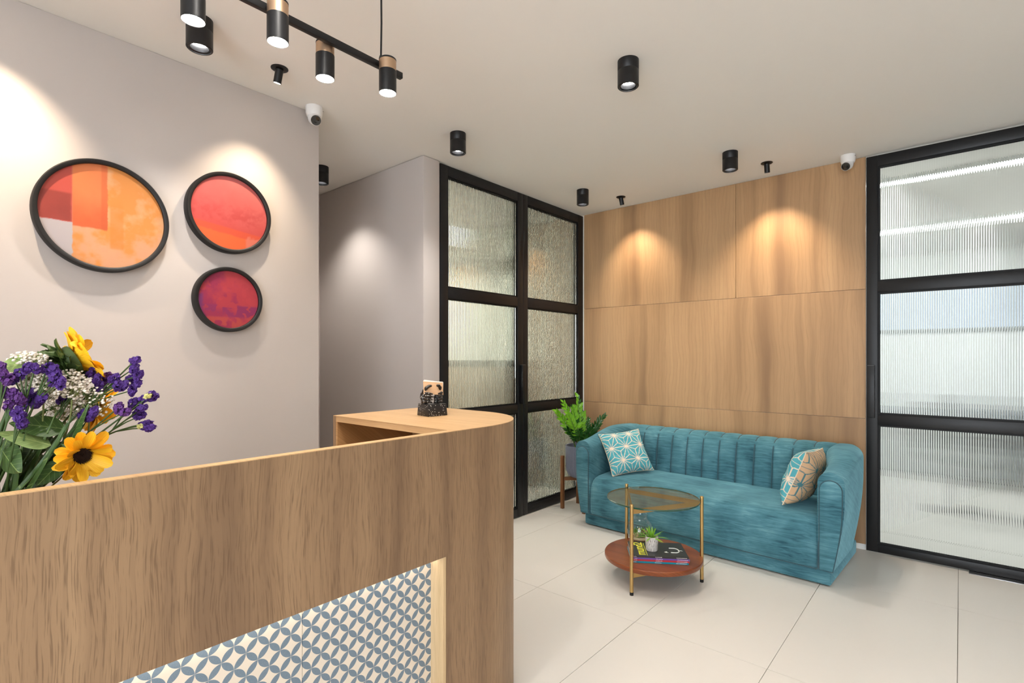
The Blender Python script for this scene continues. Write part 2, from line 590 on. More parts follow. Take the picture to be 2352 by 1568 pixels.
box('cover_plate', (-0.16, -0.03, 0.0), (0.16, 0.03, 0.004), M['steel'], spring, bevel=0.001)
box('door_shoe', (-0.158, 0.012, 0.004), (0.30, 0.058, 0.0085), M['blackmatte'], spring)

struct(box('floor_lobby', (-0.66, 4.985, -0.0105), (3.0, 9.0, 0.0), M['tile']))
struct(box('floor_cabin', (-5.55, 2.545, -0.0105), (-4.305, 4.455, 0.0), M['tile']))
# ---- rooms behind the glass
struct(box('wall_cabin_far', (-5.7, 2.39, 0.0), (-5.55, 4.6, ZC), mat('cabin_paint', rgb(206, 207, 200), 0.8)))
struct(box('wall_cabin_side', (-5.55, 4.455, 0.0), (-2.96, 4.6, ZC), mat('cabin_paint_side', rgb(202, 203, 194), 0.8)))
struct(box('wall_cabin_near', (-5.55, 2.39, 0.0), (-4.43, 2.545, ZC), M['paint']))
struct(box('wall_lobby_far', (-0.8, 9.0, 0.0), (3.1, 9.15, ZC), M['white']))
struct(box('wall_lobby_left', (-0.8, YW + 0.11, 0.0), (-0.66, 9.0, ZC), M['white']))
struct(box('wall_lobby_right', (3.0, YW + 0.06, 0.0), (3.15, 9.0, ZC), M['white']))

M['linear'] = emit('linear_light_diffuser', (0.93, 0.98, 1.0, 1), 25.0)
M['cabin_fill'] = emit('cabin_fill_diffuser', (0.97, 1.0, 0.95, 1), 62.0)  # glow of the added cabin lamp
for i, (y, w, lab) in enumerate(((5.12, 0.07, 'long linear ceiling light seen through the glass door, nearer one'), (7.05, 0.10, 'long linear ceiling light seen through the glass door, farther one'))):
    t = thing('linear_ceiling_light', lab, 'ceiling light', (1.1, y, ZC), 0, 'lobby ceiling lights')
    box('housing', (-1.65, -w / 2 - 0.01, -0.03), (1.65, w / 2 + 0.01, 0.0), M['white'], t)
    box('diffuser', (-1.63, -w / 2, -0.036), (1.63, w / 2, -0.0305), M['linear'], t)
t = thing('cabin_fill_light', 'added rectangular light, hidden from view, brightening the cabin behind the left partition', 'ceiling light', (-4.95, 2.86, ZC))  # lamp added out of sight to light the cabin
box('housing', (-0.51, -0.21, -0.04), (0.51, 0.21, 0.0), M['white'], t)
box('diffuser', (-0.49, -0.19, -0.045), (0.49, 0.19, -0.0405), M['cabin_fill'], t)
# furniture that shows as soft bands through the ribbed glass
t = thing('cabin_credenza', 'tan cabinet with black top in the cabin behind the left partition', 'cabinet', (-5.3, 4.45, 0))
m_tan = mat('tan_laminate', rgb(132, 108, 82), 0.5)
box('body', (0.0, -0.42, 0.0), (1.60, -0.005, 1.26), m_tan, t, bevel=0.003)
box('top', (-0.01, -0.44, 1.261), (1.62, -0.005, 1.33), M['blackmatte'], t, bevel=0.003)
t = thing('cabin_cornice_board', 'added dark board standing in for the cornice band of the cabin behind the left partition', 'shelf', (-5.3, 4.45, 2.40))  # board added in place of the dark band at the cornice
box('board', (0.0, -0.30, 0.0), (1.60, -0.005, 0.06), mat('dark_cornice_band', rgb(70, 72, 66), 0.5), t)
box('bracket', (0.1, -0.2, -0.12), (0.13, -0.005, -0.001), M['blackmatte'], t)
box('bracket', (1.45, -0.2, -0.12), (1.48, -0.005, -0.001), M['blackmatte'], t)
t = thing('lobby_desk', 'long grey desk seen blurred through the glass door', 'desk', (1.1, 7.6, 0))
box('front', (-1.5, 0.0, 0.02), (1.5, 0.03, 0.70), mat('desk_grey', rgb(150, 152, 150), 0.5), t)
box('top', (-1.55, -0.06, 0.701), (1.55, 0.6, 0.74), mat('desk_top_dark', rgb(74, 78, 80), 0.4), t)
box('plinth', (-1.5, 0.05, 0.0), (1.5, 0.5, 0.019), M['blackmatte'], t)
for i, (x, y) in enumerate(((-0.1, 7.4), (0.55, 5.9), (1.25, 7.2), (1.9, 6.3), (2.5, 7.3))):
    t = thing('lobby_office_chair', 'dark office chair in the lobby, %s from the oak wall, blurred by the glass' % ('first', 'second', 'third', 'fourth', 'fifth')[i], 'chair', (x, y, 0), 0.4 * i, 'chairs blurred behind the glass door')
    box('seat', (-0.22, -0.22, 0.44), (0.22, 0.22, 0.50), M['grey'], t, bevel=0.02)
    box('backrest', (-0.20, 0.20, 0.52), (0.20, 0.25, 0.95), M['blackmatte'], t, bevel=0.02)
    box('stem', (-0.025, -0.025, 0.06), (0.025, 0.025, 0.44), M['grey'], t)
    box('base', (-0.24, -0.03, 0.0), (0.24, 0.03, 0.06), M['blackmatte'], t)
t = thing('lobby_pinboard', 'pale blue wall board seen blurred through the glass door', 'board', (1.1, 8.99, 1.75))
box('board', (-1.6, -0.03, 0.0), (1.6, -0.002, 0.55), mat('board_blue', rgb(188, 200, 216), 0.6), t)
box('edge_strip', (-1.6, -0.034, -0.05), (1.6, -0.002, -0.001), mat('board_edge', rgb(110, 112, 108), 0.6), t)

# ------------------------------------------------------------------ reception counter
XF, XI, ZT = -1.33, -1.36, 1.10
counter = thing('reception_counter', 'oak reception counter with rounded end and blue petal patterned niche', 'counter', (XF, 1.0, 0))


def cl(p):      # world -> counter local
    return (p[0] - XF, p[1] - 1.0) + tuple(p[2:])


def cbox(name, a, b, m, parent=counter, **k):
    return box(name, cl(a), cl(b), m, parent, **k)


out, inn = [], []
TH = 0.03
Y0 = -1.2
NY = 1.215
for y in (Y0, -1.1, NY, 1.43):
    out.append((XF, y)); inn.append((XF - TH, y))
R1, c1 = 0.38, (-1.71, 1.43)
for k in range(1, 25):
    a = PI / 2 * k / 24
    out.append((c1[0] + R1 * math.cos(a), c1[1] + R1 * math.sin(a))); inn.append((c1[0] + (R1 - TH) * math.cos(a), c1[1] + (R1 - TH) * math.sin(a)))
R2, c2 = 0.10, (-2.0, 1.71)
for k in range(0, 9):
    a = PI / 2 + PI / 2 * k / 8
    out.append((c2[0] + R2 * math.cos(a), c2[1] + R2 * math.sin(a))); inn.append((c2[0] + (R2 - TH * .7) * math.cos(a), c2[1] + (R2 - TH * .7) * math.sin(a)))
out.append((-2.10, 1.25)); inn.append((-2.079, 1.25))
zl = [0.0, 0.09, 0.677, ZT - 0.0022]
npt = len(out)
quads = {}
vv = []
vid = {}


def vi(i, k, side):
    key = (i, k, side)
    if key not in vid:
        p = (out if side else inn)[i]
        vid[key] = len(vv); vv.append(cl((p[0], p[1], zl[k])))
    return vid[key]


for i in range(npt - 1):
    for k in range(3):
        if i == 1 and k == 1:
            continue
        A = [vi(i, k, 1), vi(i + 1, k, 1), vi(i + 1, k + 1, 1), vi(i, k + 1, 1)]
        B = [vi(i, k, 0), vi(i + 1, k, 0), vi(i + 1, k + 1, 0), vi(i, k + 1, 0)]
        for q in (A, B[::-1], [A[0], B[0], B[1], A[1]], [A[3], A[2], B[2], B[3]], [A[0], A[3], B[3], B[0]], [A[1], B[1], B[2], A[2]]):
            key = tuple(sorted(q))
            if key in quads:
                quads[key] = None
            else:
                quads[key] = tuple(q)
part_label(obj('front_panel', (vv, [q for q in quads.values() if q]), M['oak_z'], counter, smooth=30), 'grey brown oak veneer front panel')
top_poly = [cl(p) for p in out] + [cl((-1.36, 1.25)), cl((-1.36, Y0))]
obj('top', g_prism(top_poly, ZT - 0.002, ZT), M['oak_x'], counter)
in_poly = [cl((XI - 0.0005, 1.2505))] + [cl((c1[0] + (R1 - TH - 0.001) * math.cos(PI / 2 * k / 16), c1[1] + (R1 - TH - 0.001) * math.sin(PI / 2 * k / 16))) for k in range(17)] + [cl((-2.0, 1.778)), cl((-2.06, 1.75)), cl((-2.078, 1.70)), cl((-2.078, 1.2505))]
obj('top_board', g_prism(in_poly, 1.074, ZT - 0.0025), M['oak_x'], counter)
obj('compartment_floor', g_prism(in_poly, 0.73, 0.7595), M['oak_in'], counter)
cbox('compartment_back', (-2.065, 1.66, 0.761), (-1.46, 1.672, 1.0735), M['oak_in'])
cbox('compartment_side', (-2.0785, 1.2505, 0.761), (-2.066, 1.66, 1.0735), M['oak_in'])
cbox('worktop', (-1.98, Y0, 0.73), (-1.3605, 1.25, 0.76), M['oak_x'])
cbox('desk_support', (-1.95, Y0 + 0.02, 0.0), (-1.92, 1.2, 0.7295), M['oak_z'])
cbox('niche_panel', (-1.404, -1.09, 0.0905), (-1.395, 0.735, 0.676), M['petal'])
cbox('niche_panel', (-1.404, 0.7365, 0.0905), (-1.395, NY - 0.001, 0.676), M['petal'])
cbox('niche_jamb', (-1.3945, NY - 0.0125, 0.0905), (XF - 0.0005, NY - 0.0005, 0.676), M['oak_pale'])
cbox('niche_soffit', (-1.3945, -1.09, 0.667), (-1.3605, NY - 0.013, 0.6765), M['oak_pale'])
M['led'] = emit('led_strip_light', (1.0, 0.95, 0.88, 1), 4.2)
cbox('led_strip', (-1.380, -1.08, 0.6625), (-1.368, NY - 0.014, 0.6665), M['led'])

# ------------------------------------------------------------------ ceiling fixtures
M['lens_white'] = emit('downlight_lens', (1.0, 0.98, 0.95, 1), 40.0)
M['lens_warm'] = emit('spot_lens', (1.0, 0.88, 0.7, 1), 40.0)
M['pend_lens'] = emit('pendant_lens', (1.0, 0.95, 0.86, 1), 60.0)
for k in ('lens_white', 'lens_warm', 'pend_lens'):
    M[k].cycles.emission_sampling = 'NONE'      # tiny glowing lenses: the spot inside each fixture carries its light
R_DL, H_DL = 0.050, 0.125
dl_body = mesh_data('housing', g_lathe([(0.0, 0.0), (R_DL, 0.0), (R_DL, -0.048), (R_DL - 0.0008, -0.049), (R_DL, -0.05), (R_DL, -H_DL + 0.003), (R_DL - 0.003, -H_DL), (R_DL - 0.008, -H_DL), (R_DL - 0.009, -H_DL + 0.004), (0.034, -H_DL + 0.006), (0.024, -H_DL + 0.03), (0.0, -H_DL + 0.03)], 40, cap=False), M['black'], smooth=40)
dl_lens = mesh_data('lens', g_lathe([(0.0, -H_DL + 0.020), (0.015, -H_DL + 0.019), (0.0235, -H_DL + 0.022), (0.0235, -H_DL + 0.0295), (0, -H_DL + 0.0295)], 24, cap=False), M['lens_white'], smooth=40)


def downlight(x, y, label, watts=P_DOWN, ang=125, blend=1.0, col=C_DOWN, aim=(0, 0, -1)):
    ang = 100 if x < -2 and ang == 125 else ang
    t = thing('ceiling_downlight', label, 'ceiling light', (x, y, ZC), 0, 'black cylinder downlights')
    put('housing', dl_body, t); put('lens', dl_lens, t)
    spot('downlight_beam', t, (0, 0, -H_DL - 0.004), aim, watts, col, ang, blend, 0.022)
    return t


downlight(-1.209, 2.274, 'largest black cylinder downlight, alone in the middle of the ceiling')
downlight(-2.42, 2.311, 'black cylinder downlight in front of the grey pier and glass door')
downlight(-2.43, 3.771, 'black cylinder downlight near the corner of oak wall and glass partition')
downlight(-1.21, 3.741, 'black cylinder downlight in front of the oak wall, nearer the glass door')
downlight(-2.43, 0.829, 'black cylinder downlight half hidden behind the nearest pendant head')
downlight(-3.61, 2.055, 'black cylinder downlight in the recess, mostly hidden by the left wall', watts=20, ang=110, blend=0.8)
# extra downlights added out of view to brighten the room
for x, y in ((-1.21, 0.62), (-1.21, -0.9), (-2.43, -0.75), (0.55, 1.1), (0.55, -0.5), (1.5, 2.3), (1.5, 0.6)):
    downlight(x, y, 'added black cylinder downlight outside the picture, brightening the room', watts=(40 if x > 1 else 24) if x > 0 else P_DOWN)

sp_plate = mesh_data('plate', g_lathe([(0.0, 0.0), (0.040, 0.0), (0.040, -0.003), (0.037, -0.005), (0.022, -0.005), (0.0, -0.003)], 36, cap=False), M['black'], smooth=40)
sp_head = mesh_data('head', g_lathe([(0.0, 0.004), (0.018, 0.002), (0.0185, -0.002), (0.0185, -0.062), (0.0165, -0.063), (0.016, -0.058), (0, -0.058)], 28, cap=False), M['black'], smooth=40)
sp_lens = mesh_data('lens', g_lathe([(0.0, -0.061), (0.0155, -0.061), (0.0155, -0.0585), (0, -0.0585)], 24, cap=False), M['lens_warm'], smooth=40)


def wall_spot(x, y, aim, label, watts=P_SPOT, ang=88, blend=0.9):
    t = thing('ceiling_spotlight', label, 'spotlight', (x, y, ZC), 0, 'small tilting ceiling spotlights')
    put('plate', sp_plate, t)
    h = put('head', sp_head, t, loc=(0, 0, -0.008))
    h.rotation_euler = Vector(aim).to_track_quat('-Z', 'Y').to_euler()
    put('lens', sp_lens, h)
    d = Vector(aim).normalized()
    spot('spot_beam', t, Vector((0, 0, -0.008)) + d * 0.068, aim, watts, C_WARM, ang, blend, 0.015)


T30 = math.tan(math.radians(30))
wall_spot(-2.541, 1.223, (-0.32, -0.05, -1), 'small black spotlight lighting the round pictures', watts=20, ang=74)
wall_spot(-2.541, 0.21, (-0.32, 0.02, -1), 'small black spotlight over the largest picture, outside the frame', watts=34, ang=80)
wall_spot(-2.275, 4.145, (0.05, 0.32, -1), 'small black spotlight on the oak wall, nearer the glass partition')
wall_spot(-1.072, 4.113, (-0.02, 0.32, -1), 'small black spotlight on the oak wall, nearer the security camera', watts=27)

# pendant bar over the counter
XB, ZB = -1.567, 2.388
pend = thing('pendant_bar_light', 'black pendant bar with bronze topped cylinder lamps above the counter', 'pendant light', (XB, 0.8, ZC))
zb = ZB - ZC
box('bar', (-0.009, -0.48, zb - 0.011), (0.009, 0.41, zb + 0.011), M['black'], pend, bevel=0.002)
hd_cap = mesh_data('cap', g_lathe([(0, 0.004), (0.026, 0.004), (0.0296, 0.001), (0.0296, -0.004), (0, -0.004)], 36, cap=False), M['black'], smooth=40)
hd_band = mesh_data('bronze_band', g_lathe([(0, -0.0042), (0.0292, -0.0042), (0.0292, -0.0395), (0, -0.0395)], 40, cap=False), M['bronze'], smooth=40)
hd_tube = mesh_data('lamp_tube', g_lathe([(0.0, -0.0398), (0.030, -0.0398), (0.030, -0.117), (0.0285, -0.118), (0.0275, -0.116), (0.0275, -0.112), (0, -0.112)], 40, cap=False), M['black'], smooth=40)
hd_lens = mesh_data('lens', g_lathe([(0, -0.117), (0.0270, -0.1165), (0.0270, -0.1125), (0, -0.1125)], 36, cap=False), M['pend_lens'], smooth=40)
for k, y in enumerate((0.532, 0.730, 0.927, 1.120)):
    sx = 0.0395 if k % 2 else -0.0395
    hdx = put('lamp_head', hd_tube, pend, loc=(sx, y - 0.8, zb + 0.008))
    put('bronze_band', hd_band, hdx); put('cap', hd_cap, hdx); put('lens', hd_lens, hdx)
    spot('pendant_beam', pend, (sx, y - 0.8, zb - 0.122), (0, 0, -1), P_PEND, C_PEND, 130, 0.9, 0.025)
for y in (0.42, 1.12):
    c = obj('cord', g_tube([(0, y - 0.8, zb + 0.03), (0.003, y - 0.8, zb + 0.15), (0, y - 0.8, 0.0)], 0.0034, 8), M['black'], pend, smooth=60)
    obj('cord_grip', xf(g_lathe([(0, 0.0), (0.0075, 0.0), (0.0075, 0.016), (0.005, 0.026), (0, 0.026)], 16, cap=False), Matrix.Translation((0, y - 0.8, zb + 0.0105))), M['black'], c, smooth=40)


def cctv(x, y, yaw, label, tilt=0.6):
    t = thing('security_camera', label, 'camera', (x, y, ZC), yaw)
    obj('mount', g_lathe([(0, 0), (0.046, 0), (0.047, -0.006), (0.046, -0.034), (0.041, -0.052), (0.034, -0.058), (0, -0.058)], 36, cap=False), M['cctv'], t, smooth=50)
    b = obj('ball', g_lathe([(0.0, 0.036)] + [(0.036 * math.cos(a), 0.036 * math.sin(a)) for a in [PI / 2 - PI * k / 16 for k in range(1, 16)]] + [(0.0, -0.036)], 28, cap=False), M['cctv'], t, smooth='all')
    b.location = (0.0, -0.008, -0.066)
    e = obj('eye', g_lathe([(0, 0.0), (0.031, 0.0), (0.030, 0.030), (0.0285, 0.0335), (0.0275, 0.031), (0, 0.031)], 32, cap=False), M['cctv'], t, smooth=40)
    e.location = (0, -0.012, -0.070); e.rotation_euler = (PI / 2 + tilt, 0, 0)
    obj('lens', g_lathe([(0, 0.0305), (0.0270, 0.0305), (0.0270, 0.033), (0.012, 0.0335), (0.010, 0.0325), (0, 0.0335)], 32, cap=False), M['lens'], e, smooth=40)
    obj('screw', g_lathe([(0, 0), (0.003, 0), (0.003, 0.002), (0, 0.002)], 8, cap=False), M['grey'], t).matrix_local = Matrix.Translation((0.046, -0.006, -0.014)) @ Matrix.Rotation(PI / 2, 4, 'Y')


cctv(-2.785, 1.54, math.radians(75), 'white dome security camera at the end of the left wall')
cctv(-0.60, 4.335, math.radians(-12), 'white dome security camera above the oak wall by the glass door', tilt=0.5)

# ------------------------------------------------------------------ round pictures on the left wall
M['art'] = vcol('art_print', 0.45, 0.35)
C3 = lambda r, g, b: np.array([lin(r), lin(g), lin(b)])


def mixn(a, b, t):
    t = np.clip(t, 0, 1)[..., None]
    return a * (1 - t) + b * t


def sst(x, e, w):
    return np.clip((x - e) / w + 0.5, 0, 1)


def art_big(u, w):          # u to the right, w up, both -1..1
    n = fbm(u * 3 + 9, w * 3 + 4, 1, 5); n2 = fbm(u * 9 + 3, w * 9 + 1, 2, 4); j = (fbm(u * 14 + 30, w * 14 + 7, 3, 3) - 0.5) * 0.10
    c = mixn(C3(246, 160, 84) * np.ones(u.shape + (3,)), C3(244, 182, 128), sst(n, 0.52, 0.16))
    c = mixn(c, C3(243, 172, 128), sst(n2 * 0.5 + n * 0.5, 0.62, 0.1) * 0.6)
    bl = (1 - sst(w, -0.25 + 0, 0.02)) * sst(n, 0.50, 0.2)
    c = mixn(c, C3(244, 178, 140), bl * 0.7)
    strip = sst(u, 0.08, 0.03) * (1 - sst(u + j * 0.3, 0.30, 0.03)) * (1 - sst(w, 0.25, 0.3)) * sst(w, -0.62, 0.04)
    c = mixn(c, C3(242, 150, 72), strip * 0.75)
    tall = (1 - sst(u + j * 0.3, 0.04, 0.02)) * sst(u, -0.5, 0.02) * sst(w + j * 0.3, -0.27 + 0, 0.03)
    c = mixn(c, mixn(C3(246, 142, 88) * np.ones(u.shape + (3,)), C3(232, 112, 66), sst(-w + n * 0.5, 0.1, 0.7)), tall)
    c = mixn(c, C3(226, 104, 62), tall * sst(u, -0.06, 0.02) * 0.5)
    c = mixn(c, C3(212, 92, 80), (1 - sst(u, -0.5, 0.02)) * sst(w, -0.22, 0.02))
    c = mixn(c, C3(164, 70, 62), (1 - sst(u + j * 0.2, -0.52, 0.03)) * sst(w, -0.2, 0.02) * (1 - sst(w, 0.33, 0.04)) * (0.55 + 0.5 * n))
    c = mixn(c, C3(206, 196, 198), (1 - sst(u + j * 0.5, -0.5, 0.012)) * (1 - sst(w + j * 0.2, -0.21, 0.012)))
    return c


def art_pink(u, w):
    n = fbm(u * 2 + 9, w * 2 + 4, 5, 4); n2 = fbm(u * 10 + 3, w * 10 + 1, 6, 3)
    c = mixn(C3(226, 92, 88) * np.ones(u.shape + (3,)), C3(242, 128, 124), sst(w * 0.5 + u * 0.15 + n * 0.4, 0.35, 0.8))
    c = mixn(c, C3(212, 76, 76), sst(n2 * 0.4 + n * 0.6, 0.56, 0.2) * (1 - sst(w, 0.2, 0.5)) * 0.7)
    e = -0.42 - 0.12 * u
    c = mixn(c, C3(240, 98, 70), 1 - sst(w, e, 0.04))
    c = mixn(c, C3(250, 116, 66), 1 - sst(w + (n2 - 0.5) * 0.06, e - 0.18, 0.05))
    c = mixn(c, C3(244, 134, 112), sst(u, 0.42, 0.05) * (1 - sst(w + (n2 - 0.5) * 0.2, -0.62, 0.08)))
    return c


def art_plum(u, w):
    n = fbm(u * 3 + 19, w * 3 + 14, 8, 4); n2 = fbm(u * 6 + 3, w * 6 + 1, 9, 2)
    c = mixn(C3(176, 56, 92) * np.ones(u.shape + (3,)), C3(208, 74, 84), sst(n * 0.6 + u * 0.3 + 0.12 * w, 0.32, 0.2))
    bl = sst(n2, 0.5, 0.05) * (1 - sst(np.abs(w - 0.15), 0.5, 0.2))
    c = mixn(c, C3(202, 70, 82), bl * 0.9)
    c = mixn(c, C3(160, 56, 104), (1 - sst(w, -0.2, 0.06)) * sst(w, -0.62, 0.1) * (1 - sst(n2, 0.55, 0.06)))
    c = mixn(c, C3(140, 62, 122), (1 - sst(u + n * 0.2, -0.74, 0.1)) * (1 - sst(w, 0.15, 0.1)))
    c = mixn(c, C3(206, 84, 82), (1 - sst(w, -0.62, 0.06)) * sst(n2, 0.5, 0.1))
    return c


def picture(y, z, r, fn, label, seed):
    t = thing('round_picture', label, 'picture', (XW, y, z), 0, 'round framed pictures')
    # frame: ring in the wall plane, axis along +x
    prof = [(r - 0.020, 0.0005), (r, 0.0005), (r, 0.040), (r - 0.004, 0.045), (r - 0.014, 0.045), (r - 0.019, 0.041), (r - 0.020, 0.026)]
    mt = Matrix(((0, 0, 1, 0), (1, 0, 0, 0), (0, 1, 0, 0), (0, 0, 0, 1)))
    obj('frame', xf(g_lathe(prof, 96, closed=True), mt), M['frame_black'], t, smooth=40)
    nr, na = 110, 320
    rr = (r - 0.0195)
    v = [(0.030, 0.0, 0.0)]; f = []
    rad = np.linspace(0, 1, nr + 1)[1:]
    ang = np.linspace(0, 2 * PI, na, endpoint=False)
    RA, AN = np.meshgrid(rad, ang, indexing='ij')
    U, W = RA * np.cos(AN), RA * np.sin(AN)
    v += [(0.030, float(a) * rr, float(b) * rr) for a, b in zip(U.ravel(), W.ravel())]
    for k in range(na):
        f.append((0, 1 + k, 1 + (k + 1) % na))
    for i in range(nr - 1):
        o, o2 = 1 + i * na, 1 + (i + 1) * na
        for k in range(na):
            k2 = (k + 1) % na
            f.append((o + k, o2 + k, o2 + k2, o + k2))
    me = bpy.data.meshes.new('print'); me.from_pydata(v, [], f); me.materials.append(M['art'])
    cols = 0.66 * np.vstack([fn(np.array([0.0]), np.array([0.0])), fn(U.ravel(), W.ravel())])
    set_print(me, cols)
    put('print', me, t)
    obj('backing', xf(g_lathe([(0, 0.001), (r - 0.0205, 0.001), (r - 0.0205, 0.029), (0, 0.029)], 64, cap=False), mt), M['blackmatte'], t)


picture(0.590, 1.965, 0.240, art_big, 'largest round picture, orange blocks in a black frame', 1)
picture(1.104, 2.087, 0.2025, art_pink, 'upper round picture of coral red with an orange foot, black frame', 2)
picture(1.098, 1.648, 0.1635, art_plum, 'smallest round picture, plum and crimson, black frame', 3)

# ------------------------------------------------------------------ sofa
SO = (-1.4555, 3.606)
SANG = math.radians(-2.6)
sofa = thing('sofa', 'teal velvet three seat sofa with channel tufted back', 'sofa', (SO[0], SO[1], 0), SANG)


def sofa_w(u, v, z):
    c, s = math.cos(SANG), math.sin(SANG)
    return Vector((SO[0] + u * c - v * s, SO[1] + u * s + v * c, z))


def rbox(a, b, bev, seg=5):
    return g_box(a, b), bev, seg


obj('plinth', g_box((-0.876, 0.004, 0.008), (0.876, 0.745, 0.10)), M['velvet'], sofa, bevel=0.012, bseg=3)
for x in (-0.80, 0.80):
    for y in (0.05, 0.68):
        obj('foot', g_lathe([(0, 0), (0.018, 0), (0.018, 0.0075), (0, 0.0075)], 12, cap=False), M['blackmatte'], sofa, loc=(x, y, 0))


# seat block with crowned front
def seat_geo():
    prof = [(0.52, 0.100), (0.52, 0.412), (0.40, 0.416), (0.20, 0.415), (0.08, 0.408), (0.03, 0.398), (0.0, 0.382), (-0.020, 0.355), (-0.030, 0.315), (-0.033, 0.25), (-0.032, 0.16), (-0.028, 0.112), (-0.02, 0.101)]
    us = [-0.815, -0.812, -0.80, -0.78, -0.74, -0.6, -0.3, 0, 0.3, 0.6, 0.74, 0.78, 0.80, 0.812, 0.815]
    v, f = [], []
    for u in us:
        e = max(0.0, abs(u) - 0.74) / 0.075
        drop = 0.035 * (1 - math.sqrt(max(0, 1 - e * e)))
        for (y, z) in prof:
            k = 1.0 if z > 0.2 else 0.0
            v.append((u, y + (drop if y < 0.1 else 0), z - drop * k))
    n = len(prof)
    for i in range(len(us) - 1):
        for k in range(n):
            k2 = (k + 1) % n
            f.append((i * n + k, i * n + k2, (i + 1) * n + k2, (i + 1) * n + k))
    f.append(tuple(range(n))); f.append(tuple((len(us) - 1) * n + k for k in range(n)))
    return v, f


obj('seat', seat_geo(), M['velvet'], sofa, smooth=50)


# arms: lofted sections along the depth
def arm_geo(sg):
    v, f = [], []
    secs = []
    nv = 22
    for i in range(nv + 1):
        y = -0.018 + (0.785 + 0.018) * (i / nv)
        t = max(0.0, (y - 0.50) / 0.285)
        outer = 0.951 - 0.155 * (1 - math.sqrt(max(0, 1 - t * t)))
        t2 = min(1, max(0.0, (y - 0.22) / 0.36)); t2 = t2 * t2 * (3 - 2 * t2)
        inner = 0.811 - 0.075 * t2
        t3 = min(1, max(0.0, (y + 0.02) / 0.50))
        ztop = 0.683 + 0.082 * (t3 * t3 * (3 - 2 * t3))
        if y > 0.66:
            tt = (y - 0.66) / 0.125
            ztop -= 0.055 * (1 - math.sqrt(max(0, 1 - tt * tt)))
        secs.append((y, inner, outer, ztop))
    rows = []
    for (y, a, b, zt) in secs:
        row = []
        zb = 0.098
        bot_o = b - 0.062
        r = min(0.068, (b - a) / 2 - 0.002)
        # outer side from bottom up with a bulge
        for k in range(9):
            q = k / 8
            z = zb + (zt - r - zb) * q
            u = bot_o + (b - bot_o) * math.sin(min(1, q * 1.15) * PI / 2)
            row.append((u, z))
        for k in range(1, 9):
            an = PI / 2 * k / 8
            row.append((b - r + r * math.cos(an), zt - r + r * math.sin(an)))
        for k in range(0, 9):
            an = PI / 2 + PI / 2 * k / 8
            row.append((a + r + r * math.cos(an), zt - r + r * math.sin(an)))
        row.append((a, 0.40)); row.append((a, zb))
        rows.append([(sg * u, y, z) for u, z in row])
    n = len(rows[0])
    for r_ in rows:
        v += r_
    for i in range(len(rows) - 1):
        for k in range(n):
            k2 = (k + 1) % n
            f.append((i * n + k, i * n + k2, (i + 1) * n + k2, (i + 1) * n + k))
    f.append(tuple(range(n))); f.append(tuple((len(rows) - 1) * n + k for k in range(n)))
    return v, f


def pad_outline(inset=0.0):
    a, b, zt, zb = 0.823 + inset, 0.940 - inset, 0.636 - inset, 0.104 + inset
    r = (b - a) / 2
    pts = []
    for k in range(9):
        q = k / 8
        z = zb + (zt - r - zb) * q
        pts.append((b - 0.048 * (1 - math.sin(min(1, q * 1.2) * PI / 2)), z))
    for k in range(1, 16):
        an = PI * k / 16
        pts.append(((a + b) / 2 + r * math.cos(an), zt - r + r * math.sin(an)))
    pts.append((a, zt - r)); pts.append((a, zb))
    return pts


for sg, lab in ((-1, 'left'), (1, 'right')):
    arm = obj('armrest', arm_geo(sg), M['velvet'], sofa, smooth=60)
    p0, p1 = pad_outline(), pad_outline(0.006)
    n = len(p0)
    v = [(sg * x, -0.0185, z) for x, z in p0] + [(sg * x, -0.0275, z) for x, z in p0] + [(sg * x, -0.0315, z) for x, z in p1]
    f = []
    for i in range(n):
        j = (i + 1) % n
        f += [(i, j, n + j, n + i), (n + i, n + j, 2 * n + j, 2 * n + i)]
    f += [tuple(range(n))[::-1], tuple(range(2 * n, 3 * n))]
    obj('arm_pad', (v, f), M['velvet'], arm, smooth=50)
    loop = [(sg * x, -0.0265, z) for x, z in p0] + [(sg * p0[0][0], -0.0265, p0[0][1])]
    obj('piping', g_tube(loop, 0.0036, 6), M['piping'], arm, smooth=60)

# backrest core and channels
back = obj('backrest', g_box((-0.80, 0.575, 0.10), (0.80, 0.785, 0.735)), M['velvet'], sofa, bevel=0.03, bseg=4)
NCH = 12
W_CH = 1.56 / NCH


